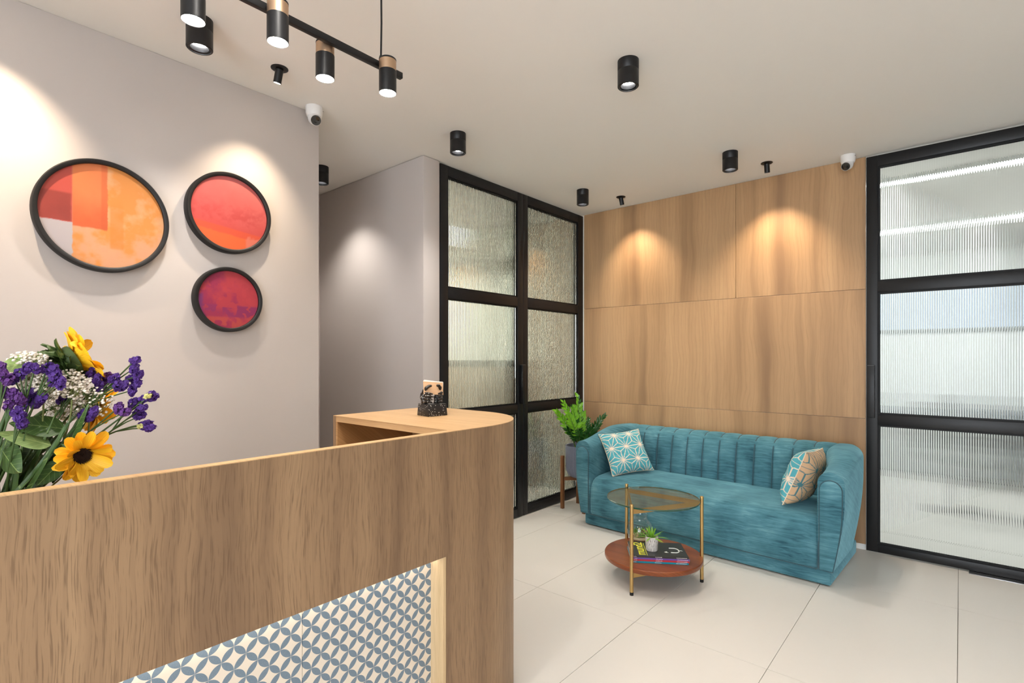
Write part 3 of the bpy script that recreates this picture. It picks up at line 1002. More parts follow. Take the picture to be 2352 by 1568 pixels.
def channel_geo(w):
    # profile up the front face and over the rounded top
    prof = [(0.522, 0.36), (0.524, 0.46), (0.536, 0.58), (0.552, 0.66), (0.566, 0.705), (0.590, 0.738), (0.625, 0.757), (0.67, 0.763), (0.72, 0.758), (0.757, 0.742), (0.780, 0.715), (0.788, 0.68)]
    nrm = []
    for i in range(len(prof)):
        a, b = prof[max(0, i - 1)], prof[min(len(prof) - 1, i + 1)]
        d = Vector((b[0] - a[0], b[1] - a[1])).normalized(); nrm.append((-d.y, d.x))
    v, f = [], []
    nu = 10
    for i in range(nu + 1):
        s = -1 + 2 * i / nu
        puff = 0.020 * (math.sqrt(max(0, 1 - abs(s) ** 3.0)) - 1)
        for (p, q) in zip(prof, nrm):
            fd = 1.0 - 0.45 * min(1.0, max(0.0, (p[1] - 0.56) / 0.18)) if p[0] < 0.63 else 0.55
            v.append((s * w / 2, p[0] + q[0] * puff * fd, p[1] + q[1] * puff * fd))
    n = len(prof)
    for i in range(nu):
        for k in range(n - 1):
            f.append((i * n + k, i * n + k + 1, (i + 1) * n + k + 1, (i + 1) * n + k))
    # close the back so that the channel has body
    o = len(v)
    v += [(-w / 2, 0.60, 0.36), (w / 2, 0.60, 0.36), (w / 2, 0.76, 0.68), (-w / 2, 0.76, 0.68)]
    f += [(0, o, o + 1, nu * n)[::-1], (n - 1, nu * n + n - 1, o + 2, o + 3)[::-1]]
    return v, f


ch_me = mesh_data('channel', channel_geo(W_CH), M['velvet'], smooth=70)
for k in range(NCH):
    put('channel', ch_me, back, loc=(-0.78 + W_CH * (k + 0.5), 0, 0))
seam_path = [(0, 0.527, 0.40), (0, 0.530, 0.46), (0, 0.541, 0.58), (0, 0.557, 0.66), (0, 0.572, 0.702), (0, 0.594, 0.731), (0, 0.627, 0.749), (0, 0.67, 0.755), (0, 0.72, 0.750), (0, 0.753, 0.736)]
seam_me = mesh_data('channel_seam_shade', g_tube(seam_path, 0.0036, 6), M['piping'], smooth=60)  # dark cord puts shade into the grooves between channels
for k in range(NCH + 1):
    put('channel_seam_shade', seam_me, back, loc=(-0.78 + W_CH * k, 0, 0))
lo = [(x, -0.0235, 0.103) for x in (-0.808, -0.4, 0.0, 0.4, 0.808)]
obj('seat_shadow_line', g_tube([(-0.8135, 0.03, 0.36), (-0.8145, -0.012, 0.30), (-0.8145, -0.021, 0.2), (-0.813, -0.020, 0.11)] + lo + [(0.813, -0.020, 0.11), (0.8145, -0.021, 0.2), (0.8145, -0.012, 0.30), (0.8135, 0.03, 0.36)], 0.0036, 6), M['piping'], sofa, smooth=60)  # dark cord stands in for the shadow line under the seat overhang


# ------------------------------------------------------------------ cushions
def asanoha(x, y, a, wd):
    """True where a point lies on a line of the star lattice."""
    h = a * math.sqrt(3) / 2
    j = y / h
    i = x / a - j / 2
    fi, fj = i - np.floor(i), j - np.floor(j)
    up = (fi + fj) < 1
    # barycentric coordinates inside the triangle
    b0 = np.where(up, 1 - fi - fj, fi + fj - 1)
    b1 = np.where(up, fi, 1 - fi)
    b2 = np.where(up, fj, 1 - fj)
    bs = np.stack([b0, b1, b2]); srt = np.sort(bs, axis=0)
    d_edge = srt[0] * h
    d_alt = np.abs(srt[1] - srt[0]) * h * 0.577
    return np.minimum(d_edge, d_alt) < wd / 2


def cushion(label, centre, n, updir, size, thick, phase, pinch=0.0):
    t = thing('cushion', label, 'cushion', centre, 0, 'star patterned cushions')
    n = Vector(n).normalized(); up = Vector(updir); up = (up - n * up.dot(n)).normalized(); rt = up.cross(n)
    t.matrix_world = Matrix((( rt.x, up.x, n.x, centre[0]), (rt.y, up.y, n.y, centre[1]), (rt.z, up.z, n.z, centre[2]), (0, 0, 0, 1)))
    N = 110
    g = np.linspace(-1, 1, N + 1)
    Sg, Tg = np.meshgrid(g, g, indexing='ij')
    edge = (1 - np.abs(Sg) ** 3.2) * (1 - np.abs(Tg) ** 3.2)
    hgt = thick * np.clip(edge, 0, 1) ** 0.55
    wr = (fbm(Sg * 2.2 + 7, Tg * 5 + 3, 21 + int(phase * 10), 3) - 0.5) * 0.016 * np.clip(edge, 0, 1) ** 0.7
    bow = 1 - 0.07 * (1 - Tg ** 2) * (np.abs(Sg) ** 2)
    bow2 = 1 - 0.07 * (1 - Sg ** 2) * (np.abs(Tg) ** 2)
    Xc, Yc = Sg * size / 2 * bow, Tg * size / 2 * bow2
    sag = -0.02 * (1 - Sg ** 2) * 0
    idx = np.arange((N + 1) ** 2).reshape(N + 1, N + 1)
    quads_ = [(int(a), int(b), int(c), int(d)) for a, b, c, d in zip(idx[:-1, :-1].ravel(), idx[1:, :-1].ravel(), idx[1:, 1:].ravel(), idx[:-1, 1:].ravel())]
    line = asanoha(Sg * size / 2 + phase * 0.05 + 1.0, Tg * size / 2 + phase * 0.031 + 1.0, 0.132, 0.0052)
    for nm, sgn, c_bg, c_ln in (('front_cover', 1, C3(84, 166, 178), C3(236, 214, 192)), ('back_cover', -1, C3(206, 170, 134), C3(70, 120, 128))):
        Zc = sgn * (hgt + wr) + pinch * Sg * Tg * 0.02
        v = np.stack([Xc, Yc, Zc], axis=-1).reshape(-1, 3)
        me = bpy.data.meshes.new(nm)
        me.from_pydata(v.tolist(), [], quads_ if sgn > 0 else [q[::-1] for q in quads_])
        me.materials.append(M['cush']); me.shade_smooth()
        col = np.where(line.ravel()[:, None], c_ln, c_bg)
        set_print(me, col)
        put(nm, me, t)
    # seam cord round the edge
    loop = [(Xc[i, 0], Yc[i, 0], pinch * Sg[i, 0] * Tg[i, 0] * 0.02) for i in range(0, N, 4)] + [(Xc[N, i], Yc[N, i], pinch * Sg[N, i] * Tg[N, i] * 0.02) for i in range(0, N, 4)] + \
           [(Xc[i, N], Yc[i, N], pinch * Sg[i, N] * Tg[i, N] * 0.02) for i in range(N, 0, -4)] + [(Xc[0, i], Yc[0, i], pinch * Sg[0, i] * Tg[0, i] * 0.02) for i in range(N, -1, -4)]
    obj('seam', g_tube(loop, 0.003, 6), M['seam'], t, smooth=60)
    return t


M['cush'] = vcol('star_print_cotton', 0.8, 0.2)
M['seam'] = mat('cream_seam', rgb(226, 208, 180), 0.8)
su = Vector((math.cos(SANG), math.sin(SANG), 0)); sv = Vector((-math.sin(SANG), math.cos(SANG), 0)); zz = Vector((0, 0, 1))
cushion('teal cushion with cream star lines leaning on the plant end of the sofa', sofa_w(-0.655, 0.27, 0.580), su * 0.70 - sv * 0.48 + zz * 0.55, zz * 1.0 + sv * 0.05 - su * 0.25, 0.37, 0.062, 0.0)
cushion('tan backed star cushion seen edge on by the armrest near the glass door', sofa_w(0.668, 0.25, 0.590), -su * 0.95 + sv * 0.04 + zz * 0.36, zz + sv * 0.05, 0.37, 0.088, 1.7)

# ------------------------------------------------------------------ planter and plant in the corner
M['pot'] = mat('blue_grey_glaze', rgb(112, 116, 134), 0.4, spec=0.4, var=0.06, vscale=15)
M['soil'] = mat('soil', rgb(46, 36, 28), 0.95, var=0.3, vscale=120)
PX, PY = -2.605, 4.015
stand = thing('plant_stand', 'wooden four legged plant stand in the corner behind the sofa', 'plant stand', (PX, PY, 0), math.radians(-3))
for k in range(4):
    a = PI / 4 + k * PI / 2
    x, y = 0.168 * math.cos(a), 0.168 * math.sin(a)
    box('leg', (x - 0.014, y - 0.014, 0.0), (x + 0.014, y + 0.014, 0.475), M['teak'], stand, bevel=0.002)
for k in range(2):
    a = PI / 4 + k * PI / 2
    g = g_box((-0.154, -0.012, 0.255 + 0.0 * k), (0.154, 0.012, 0.2845))
    if k:
        g1 = g_box((0.0125, -0.012, 0.255), (0.154, 0.012, 0.2845)); g2 = g_box((-0.154, -0.012, 0.255), (-0.0125, 0.012, 0.2845)); g = join(g1, g2)
    obj('cross_bar', xf(g, Matrix.Rotation(a, 4, 'Z')), M['teak'], stand, bevel=0.0)
pot = thing('plant_pot', 'fluted blue grey ceramic pot on the wooden stand', 'pot', (PX, PY, 0.285))


def fluted(prof, seg, nfl, depth, z_lo, z_hi):
    v, f = g_lathe(prof, seg, closed=True)
    o = []
    for x, y, z in v:
        a = math.atan2(y, x); r = math.hypot(x, y)
        if z_lo < z < z_hi and r > 0.11:
            r2 = r - depth * (0.5 + 0.5 * math.cos(a * nfl)) ** 2
            x, y = x / r * r2, y / r * r2
        o.append((x, y, z))
    return o, f


obj('body', fluted([(0.001, 0.0), (0.085, 0.0), (0.115, 0.02), (0.134, 0.06), (0.139, 0.12), (0.140, 0.27), (0.140, 0.283), (0.134, 0.285), (0.128, 0.283), (0.127, 0.10), (0.001, 0.06)], 144, 36, 0.006, 0.01, 0.272), M['pot'], pot, smooth=50)
obj('soil', g_lathe([(0, 0.255), (0.10, 0.252), (0.1265, 0.246), (0.1265, 0.20), (0, 0.20)], 32, cap=False), M['soil'], pot, smooth=50)

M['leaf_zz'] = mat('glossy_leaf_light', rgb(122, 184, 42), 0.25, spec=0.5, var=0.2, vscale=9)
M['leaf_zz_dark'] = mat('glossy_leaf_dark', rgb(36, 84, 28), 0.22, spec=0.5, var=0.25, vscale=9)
M['stalk'] = mat('green_stalk', rgb(92, 128, 52), 0.5)


def g_leaf(L, W, fold=0.15, curl=0.1, nl=7, tip=1.0, thick=0.0):
    """Leaf along +x, faces +z."""
    v, f = [], []
    cs = (-1, -0.5, 0, 0.5, 1)
    for i in range(nl + 1):
        s = i / nl
        w = W / 2 * (math.sin(PI * min(1, s ** 0.8)) ** 0.75 if 0 < s < 1 else 0.02) * (1 - 0.25 * s * tip)
        for c in cs:
            v.append((L * s, w * c, fold * W * abs(c) - curl * L * s * s))
    m_ = len(cs)
    for i in range(nl):
        for k in range(m_ - 1):
            f.append((i * m_ + k, (i + 1) * m_ + k, (i + 1) * m_ + k + 1, i * m_ + k + 1))
    return v, f


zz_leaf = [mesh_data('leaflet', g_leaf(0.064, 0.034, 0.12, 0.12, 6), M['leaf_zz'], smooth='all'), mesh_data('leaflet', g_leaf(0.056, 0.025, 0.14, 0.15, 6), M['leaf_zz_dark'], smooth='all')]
plant = thing('zz_plant', 'glossy green houseplant with upright leafy stalks in the blue grey pot', 'plant', (PX, PY, 0.54))
rs = random.Random(3)
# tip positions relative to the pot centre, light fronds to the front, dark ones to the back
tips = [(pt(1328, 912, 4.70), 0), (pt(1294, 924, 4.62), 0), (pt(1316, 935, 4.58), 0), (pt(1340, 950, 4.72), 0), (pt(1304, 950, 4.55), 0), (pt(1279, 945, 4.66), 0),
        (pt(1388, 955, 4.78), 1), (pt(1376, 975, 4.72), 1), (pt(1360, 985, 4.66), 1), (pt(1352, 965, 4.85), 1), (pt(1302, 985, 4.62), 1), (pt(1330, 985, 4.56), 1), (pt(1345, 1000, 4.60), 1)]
for q, (tp, dk) in enumerate(tips):
    tp = tp - Vector((PX, PY, 0.54))
    tp.y = min(tp.y, 0.33); tp.x = max(tp.x, -0.18)
    b0 = Vector((tp.x * 0.25 + rs.uniform(-.02, .02), tp.y * 0.2 + rs.uniform(-.02, .02), -0.005))
    ctrl = b0.lerp(tp, 0.5) + Vector((-(tp.x - b0.x) * 0.22, -(tp.y - b0.y) * 0.22, 0.03))
    path = []
    for k in range(11):
        s = k / 10
        path.append(b0 * (1 - s) ** 2 + ctrl * 2 * s * (1 - s) + tp * s * s)
    fr = obj('frond', g_tube(path, [0.006 - 0.0045 * k / 10 for k in range(11)], 6), M['stalk'], plant, smooth=60)
    nl = 16
    for k in range(nl):
        s = 0.30 + 0.70 * k / (nl - 1)
        i = min(9, int(s * 10)); p = path[i].lerp(path[i + 1], s * 10 - i)
        d = (path[i + 1] - path[i]).normalized()
        side = d.cross(Vector((FV[0], FV[1], 0))).normalized()
        sg = 1 if k % 2 else -1
        spread = 0.95 * (1 - 0.55 * max(0, s - 0.6) / 0.4)
        dirv = (d * (0.75 + 0.5 * s) + side * sg * spread + Vector((rs.uniform(-.25, .25), rs.uniform(-.35, .1), rs.uniform(-.1, .2)))).normalized()
        nrm = (Vector((-FV[0], -FV[1], 0)) * 0.7 + d * -0.3 + Vector((0, 0, 0.6)))
        nrm = (nrm - dirv * nrm.dot(dirv)).normalized()
        yv = nrm.cross(dirv)
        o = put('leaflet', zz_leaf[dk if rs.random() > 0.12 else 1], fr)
        sc = (0.72 + 0.4 * math.sin(PI * min(1, s * 0.95))) * rs.uniform(0.85, 1.1)
        o.matrix_local = Matrix(((dirv.x, yv.x, nrm.x, p.x), (dirv.y, yv.y, nrm.y, p.y), (dirv.z, yv.z, nrm.z, p.z), (0, 0, 0, 1))) @ Matrix.Scale(sc, 4)

# ------------------------------------------------------------------ side table
TC = Vector((-1.435, 3.014, 0))
table = thing('side_table', 'round side table with glass top, brass legs and wooden lower shelf', 'table', TC)
legs = [Vector((-1.428, 2.729, 0)) - TC, Vector((-1.191, 3.162, 0)) - TC, Vector((-1.685, 3.151, 0)) - TC]
legs = [Vector((l.x, l.y, 0)).normalized() * 0.287 for l in legs]
for l in legs:
    lg = obj('leg', g_tube([(l.x, l.y, 0.018), (l.x, l.y, 0.508)], 0.0105, 16), M['brass'], table, smooth=40)
    obj('foot_cap', g_lathe([(0, 0), (0.0108, 0), (0.0108, 0.0178), (0, 0.0178)], 16, cap=False), M['blackmatte'], lg, loc=(l.x, l.y, 0))
    obj('top_knob', g_lathe([(0, 0.508), (0.0112, 0.508), (0.0112, 0.514), (0.008, 0.518), (0, 0.519)], 16, cap=False), M['brass'], lg, loc=(l.x, l.y, 0), smooth=40)


def bar_between(a, b, z0, z1, th=0.006):
    d = (b - a).normalized(); n = Vector((-d.y, d.x, 0)) * th / 2
    a2, b2 = a + d * 0.0104, b - d * 0.0104
    pts = [a2 + n, a2 - n, b2 - n, b2 + n]
    return g_prism([(p.x, p.y) for p in pts], z0, z1)


for i in range(3):
    a, b = legs[i], legs[(i + 1) % 3]
    obj('top_rail', bar_between(a, b, 0.462, 0.489), M['brass'], table)
    obj('shelf_rail', bar_between(a, b, 0.098, 0.124), M['brass'], table)
gt = obj('glass_top', g_lathe([(0, 0.490), (0.2745, 0.490), (0.2762, 0.4915), (0.2762, 0.4975), (0.2745, 0.499), (0, 0.499)], 96, cap=False), M['tglass'], table, smooth=30)
gt.data.materials.append(M['tglass_edge'])
for p in gt.data.polygons:
    c = p.center
    if math.hypot(c.x, c.y) > 0.274:
        p.material_index = 1
obj('shelf', g_lathe([(0, 0.125), (0.255, 0.125), (0.288, 0.130), (0.291, 0.136), (0.291, 0.152), (0.288, 0.157), (0, 0.157)], 96, cap=False), M['walnut'], table, smooth=30)
# the legs pass the shelf edge in shallow notches: keep the shelf just inside them
table.children[-1].scale = (0.948, 0.948, 1)

# magazines
ZS = 0.1575
d1 = (Vector((-1.179, 2.937, 0)) - Vector((-1.461, 2.749, 0))).normalized()
MANG = math.atan2(d1.y, d1.x)
M['paper'] = mat('page_edges', rgb(226, 216, 204), 0.8)
mags = [('teal', rgb(0, 128, 150), 0.0), ('red', rgb(176, 44, 52), 0.004), ('purple', rgb(106, 74, 150), 0.006), ('black', rgb(44, 44, 44), 0.002)]
ML, MD, MT = 0.325, 0.240, 0.0105
mag_o = Vector((-1.465, 2.794, ZS))
for k, (nm, c, off) in enumerate(mags):
    t = thing('magazine', {'teal': 'magazine with teal spine at the bottom of the stack', 'red': 'magazine with red spine, second from the bottom of the stack', 'purple': 'magazine with purple spine just under the black one', 'black': 'black magazine with yellow title on top of the stack'}[nm], 'magazine', (mag_o.x, mag_o.y, ZS + k * MT + 0.0002), MANG, 'magazines on the table shelf')
    m = mat('cover_' + nm, c, 0.3, spec=0.5)
    ww = 0.0008
    box('pages', (0.001 + off, 0.002, ww), (ML - 0.001 + off, MD - 0.002, MT - ww - 0.0003), M['paper'], t)
    cov = join(g_box((off, 0.0, 0.0), (ML + off, MD, ww - 0.0001)), g_box((off, 0.0, MT - ww - 0.0002), (ML + off, MD, MT - 0.0003)), g_box((off, -0.0008, 0.0), (ML + off, 0.0, MT - 0.0003)))
    obj('cover', cov, m, t)
    ink = mat('spine_ink_' + nm, rgb(220, 215, 215), 0.6)
    for xa, xb in ((0.012, 0.032), (0.135, 0.175), (0.255, 0.315)):
        g = []
        n_ = int((xb - xa) / 0.0035)
        for q in range(n_):
            hh = rs.choice((0.0022, 0.003, 0.0034))
            g.append(g_box((off + xa + q * 0.0035, -0.00095, 0.0034), (off + xa + q * 0.0035 + 0.0026, -0.00081, 0.0034 + hh)))
        pr_ = obj('spine_lettering', join(*g), ink, t)
    if nm == 'black':
        yel = mat('yellow_ink', rgb(232, 226, 60), 0.5)
        cu = bpy.data.curves.new('title', 'FONT'); cu.body = 'mund2'; cu.size = 0.098; cu.extrude = 0.0001; cu.space_character = 0.9; cu.offset = 0.0012
        tx = bpy.data.objects.new('title_tmp', cu); COL.objects.link(tx)
        bpy.context.view_layer.update()
        me = bpy.data.meshes.new_from_object(tx.evaluated_get(bpy.context.evaluated_depsgraph_get()))
        bpy.data.objects.remove(tx)
        me.materials.clear(); me.materials.append(yel)
        wmax = max(v.co.x for v in me.vertices)
        k_ = 0.212 / wmax
        ti = put('title', me, t, loc=(off + 0.082, 0.012, MT - 0.0001), rot=(0, 0, PI / 2), scale=(k_, k_ * 0.95, 1))
        whi = mat('white_ink', rgb(225, 225, 222), 0.5)
        obj('title_rule', g_box((off + 0.090, 0.012, MT - 0.0003), (off + 0.093, 0.215, MT - 0.0001)), yel, t)
        arc = []
        for q in range(25):
            a = math.radians(100 - 200 * q / 24)
            arc.append((off + 0.262 + 0.026 * math.cos(a) + (-0.022 if q in (0, 24) else 0), 0.105 + 0.036 * math.sin(a), MT))
        obj('cover_crescent', g_tube(arc, [0.0030] * 25, 6), whi, t).scale = (1, 1, 1)
        obj('cover_crescent_tail', g_tube([(off + 0.288, 0.105, MT), (off + 0.302, 0.106, MT), (off + 0.310, 0.100, MT)], [0.002, 0.0015, 0.0004], 6), whi, t)
        obj('cover_mark', g_tube([(off + 0.118, 0.128, MT), (off + 0.128, 0.112, MT), (off + 0.142, 0.100, MT)], [0.0006, 0.002, 0.0022], 6), whi, t)
        obj('cover_mark', g_prism([(off + 0.196, 0.074), (off + 0.214, 0.088), (off + 0.216, 0.072), (off + 0.224, 0.066), (off + 0.206, 0.066)], MT - 0.0003, MT), whi, t)

ZM = ZS + 4 * MT + 0.0003
# little striped pot with a succulent
mm_, nt, b = new_mat('scratched_white_glaze')
tc = nt.nodes.new('ShaderNodeTexCoord'); sp = nt.nodes.new('ShaderNodeSeparateXYZ'); nt.links.new(tc.outputs['Object'], sp.inputs[0])
an = math_node(nt, 'ARCTAN2', sp.outputs[1], sp.outputs[0])
nn = noise(nt, comb(nt, math_node(nt, 'MULTIPLY', an, 16.0), math_node(nt, 'MULTIPLY', sp.outputs[2], 40.0)), 1.0, 3.0)
nt.links.new(ramp(nt, nn, [(0.38, rgb(96, 88, 84)), (0.46, rgb(214, 208, 204)), (1.0, rgb(224, 220, 216))]), b.inputs['Base Color'])
b.inputs['Roughness'].default_value = 0.6
M['stripepot'] = mm_
sp_t = thing('succulent_pot', 'small white pot with grey scratched stripes on the magazines', 'pot', (-1.412, 2.950, ZM))
obj('body', g_lathe([(0.001, 0.0), (0.032, 0.0), (0.035, 0.004), (0.038, 0.078), (0.038, 0.083), (0.0345, 0.084), (0.033, 0.080), (0.031, 0.06), (0.001, 0.058)], 48, closed=True), M['stripepot'], sp_t, smooth=45)
obj('soil', g_lathe([(0, 0.073), (0.032, 0.072), (0.031, 0.062), (0, 0.062)], 24, cap=False), M['soil'], sp_t)
M['grassleaf'] = mat('succulent_leaf', rgb(124, 176, 50), 0.4, var=0.25, vscale=30)
succ = thing('succulent', 'small spiky green succulent in the striped white pot', 'plant', (-1.412, 2.950, ZM + 0.072))
for k in range(34):
    ring = k % 3
    a = k * 2.399; el = (1.25, 0.95, 0.62)[ring] + rs.uniform(-.1, .1)
    L = (0.070, 0.074, 0.066)[ring] * rs.uniform(0.85, 1.1)
    d = Vector((math.cos(a) * math.cos(el), math.sin(a) * math.cos(el), math.sin(el)))
    side = Vector((-math.sin(a), math.cos(a), 0)); n_ = d.cross(side).normalized()
    if n_.z < 0:
        n_ = -n_
    base = Vector((math.cos(a), math.sin(a), 0)) * (0.004 + 0.005 * ring)
    v, f = [], []
    for i in range(6):
        s = i / 5
        w = 0.0075 * (1 - s) ** 0.7 * (0.75 + 0.6 * s * (1 - s) * 2) + 0.0002
        c = base + d * L * s + Vector((math.cos(a), math.sin(a), -0.9)) * 0.018 * s * s * ring
        v += [tuple(c - side * w), tuple(c - n_ * w * 0.45), tuple(c + side * w), tuple(c + n_ * w * 0.12)]
    for i in range(5):
        for q in range(4):
            q2 = (q + 1) % 4
            f.append((i * 4 + q, i * 4 + q2, i * 4 + 4 + q2, i * 4 + 4 + q))
    obj('leaf', (v, f), M['grassleaf'], succ, smooth=50)

# glass terrarium
terr = thing('terrarium', 'round clear glass terrarium with pebbles and moss behind the brass leg', 'terrarium', (-1.585, 3.140, ZS))
Rg = 0.083
prof = [(0.030, 0.0)]
for k in range(1, 22):
    a = -PI / 2 + 0.36 + (PI - 0.36 - 0.62) * k / 21
    prof.append((Rg * math.cos(a), 0.079 + Rg * math.sin(a)))
prof += [(0.047, 0.157), (0.046, 0.176), (0.049, 0.180)]
obj('globe', g_lathe(prof, 56, cap=False), M['globe'], terr, smooth='all')
obj('rim', g_tube([(0.049 * math.cos(2 * PI * k / 32), 0.049 * math.sin(2 * PI * k / 32), 0.181) for k in range(33)], 0.0022, 6), M['globe'], terr, smooth='all')
M['stone'] = mat('tan_stone', rgb(196, 166, 128), 0.8, var=0.3, vscale=60)
M['sand'] = mat('pale_sand', rgb(196, 176, 150), 0.95, var=0.2, vscale=200)
M['moss'] = mat('moss_green', rgb(100, 140, 60), 0.8, var=0.4, vscale=120)
M['redleaf'] = mat('red_leaf', rgb(130, 50, 44), 0.6)
obj('sand', g_lathe([(0, 0.004), (0.03, 0.004), (0.052, 0.016), (0.066, 0.032), (0.05, 0.040), (0.02, 0.034), (0, 0.036)], 32, cap=False), M['sand'], terr, smooth=60)


def g_blob(r, seed, sq=(1, 1, 0.7), sub=2):
    bm = bmesh.new(); bmesh.ops.create_icosphere(bm, subdivisions=sub, radius=r)
    q = random.Random(seed)
    ph = [Vector((q.uniform(-1, 1), q.uniform(-1, 1), q.uniform(-1, 1))) for _ in range(5)]
    for v in bm.verts:
        d = v.co.normalized()
        k = 1 + sum(0.11 * math.sin(3 * d.dot(p) * 2 + p.x * 9) for p in ph)
        v.co = Vector((v.co.x * sq[0], v.co.y * sq[1], v.co.z * sq[2])) * k
    out_ = ([tuple(v.co) for v in bm.verts], [tuple(v.index for v in f.verts) for f in bm.faces])
    bm.free()
    return out_


stones = [mesh_data('stone', g_blob(0.013, s), M['stone'], smooth=40) for s in (1, 2, 3)]
for k in range(16):
    a = k * 2.4; r = 0.018 + 0.030 * ((k * 7) % 10) / 10
    put('stone', stones[k % 3], terr, loc=(r * math.cos(a), r * math.sin(a), 0.046 + 0.009 * (k % 3)), rot=(k, k * 2, k * 3))
mg = []
for k in range(150):
    a = rs.uniform(0, 2 * PI); r = 0.052 * math.sqrt(rs.random()); L = rs.uniform(0.018, 0.05)
    p = Vector((r * math.cos(a), r * math.sin(a), 0.046)); d = Vector((rs.uniform(-.7, .7), rs.uniform(-.7, .7), 1)).normalized()
    tipp = p + d * L
    if math.hypot(tipp.x, tipp.y) > 0.066:
        tipp = Vector((tipp.x * 0.7, tipp.y * 0.7, tipp.z))
    sd = d.orthogonal().normalized() * 0.0035
    mid = p.lerp(tipp, 0.55) + Vector((0, 0, 0.004))
    mg.append(([tuple(p), tuple(mid + sd), tuple(tipp), tuple(mid - sd)], [(0, 1, 2, 3)]))
ms = obj('moss', join(*mg), M['moss'], terr); ms['kind'] = 'stuff'
rl = mesh_data('leaf', g_leaf(0.03, 0.014, 0.2, 0.2, 5), M['redleaf'], smooth='all')
for k in range(6):
    put('leaf', rl, terr, loc=(0.022, 0.02, 0.062), rot=(0.3 * k, -0.5 - 0.15 * (k % 3), k * 1.05))

# ------------------------------------------------------------------ card holder on the counter
M['speck'] = None
m, nt, b = new_mat('black_speckled_ceramic')
tc = nt.nodes.new('ShaderNodeTexCoord')
vo = nt.nodes.new('ShaderNodeTexVoronoi'); vo.inputs['Scale'].default_value = 170.0; nt.links.new(tc.outputs['Object'], vo.inputs['Vector'])
wn = nt.nodes.new('ShaderNodeTexWhiteNoise'); nt.links.new(vo.outputs['Color'], wn.inputs['Vector'])
spk = math_node(nt, 'MULTIPLY', math_node(nt, 'LESS_THAN', vo.outputs['Distance'], 0.30), math_node(nt, 'GREATER_THAN', wn.outputs['Value'], 0.66))
nt.links.new(mixc(nt, spk, rgb(24, 20, 19), rgb(205, 200, 190)), b.inputs['Base Color'])
b.inputs['Roughness'].default_value = 0.35
M['speck'] = m
hb = [Vector((-1.823, 1.495, 0)), Vector((-1.728, 1.478, 0)), Vector((-1.715, 1.578, 0))]
hc = Vector((-1.770, 1.535, ZT))
holder = thing('card_holder', 'black speckled card holder of two cupped hands on the counter', 'card holder', hc, math.radians(-8))
W2, D2 = 0.050, 0.046
bv = [(-D2, -W2, 0), (D2, -W2, 0), (D2, W2, 0), (-D2, W2, 0), (-D2 * .94, -W2 * .94, 0.052), (D2 * .9, -W2 * .94, 0.052), (D2 * .9, W2 * .94, 0.052), (-D2 * .94, W2 * .94, 0.052)]
obj('base', (bv, g_box((0, 0, 0), (1, 1, 1))[1]), M['speck'], holder, bevel=0.003, bseg=2)


# two hands rising from the base, palms behind the cards, fingers curling round to the front (+x)
def hand(sg):
    parts = []

    def chain(pts, rads, seg=10):
        parts.append(g_tube([Vector((p[0], sg * p[1] * 0.88, p[2])) for p in pts], rads, seg))
    # wrist and palm
    chain([(-0.012, 0.040, 0.050), (-0.010, 0.042, 0.066), (-0.014, 0.043, 0.082), (-0.018, 0.040, 0.098)], [0.013, 0.013, 0.015, 0.012])
    chain([(-0.010, 0.030, 0.052), (-0.012, 0.034, 0.068), (-0.018, 0.032, 0.084)], [0.012, 0.012, 0.010])
    # four fingers, stacked, curling forwards to the middle
    for i, (z, L, r) in enumerate(((0.062, 0.80, 0.0048), (0.074, 0.92, 0.0052), (0.086, 1.0, 0.0052), (0.098, 0.92, 0.0050))):
        chain([(-0.008, 0.044, z), (0.010, 0.047, z + 0.001), (0.022, 0.040, z + 0.001), (0.0255, 0.040 - 0.012 * L, z - 0.001), (0.0245, 0.040 - 0.026 * L, z - 0.003)], [r * 1.15, r * 1.1, r * 1.05, r, r * 0.72], 10)
    # thumb leaving the side of the palm, over the top of the cards
    chain([(-0.014, 0.044, 0.092), (-0.004, 0.046, 0.108), (0.008, 0.040, 0.122), (0.014, 0.028, 0.130), (0.015, 0.016, 0.131)], [0.0095, 0.0085, 0.0078, 0.0070, 0.0052], 10)
    return join(*parts)


for sg in (-1, 1):
    o = obj('hand', hand(sg), M['speck'], holder)
    rm = o.modifiers.new('remesh', 'REMESH'); rm.mode = 'VOXEL'; rm.voxel_size = 0.0013; rm.use_smooth_shade = True
    sm = o.modifiers.new('smooth', 'SMOOTH'); sm.factor = 0.5; sm.iterations = 2
M['card'] = wood('wood_print_card', 'y', light=rgb(222, 184, 146), mid=rgb(212, 170, 130), dark=rgb(198, 154, 114), pore=rgb(180, 138, 100), pores=0.15)
M['cardwhite'] = mat('white_card', rgb(235, 225, 218), 0.6)
for k in range(5):
    c = thing('business_card', ['wood print business card in front of the stack held by the ceramic hands', 'white business card just behind the front card in the holder', 'white business card in the middle of the stack in the holder', 'white business card second from the back in the holder', 'white business card fanned out highest at the back of the holder'][k], 'business card', hc, math.radians(-8), 'business cards in the holder')
    o = box('sheet', (-0.00035, -0.050, 0.0), (0.00035, 0.050, 0.056), M['card'] if k == 0 else M['cardwhite'], c)
    o.matrix_local = Matrix.Translation((0.011 - 0.0022 * k, 0.001 * k, 0.092 + 0.001 * k)) @ Matrix.Rotation(math.radians(-14 + 1.2 * k), 4, 'Y') @ Matrix.Rotation(math.radians(-5 - (3.0 if k == 4 else 0)), 4, 'X')

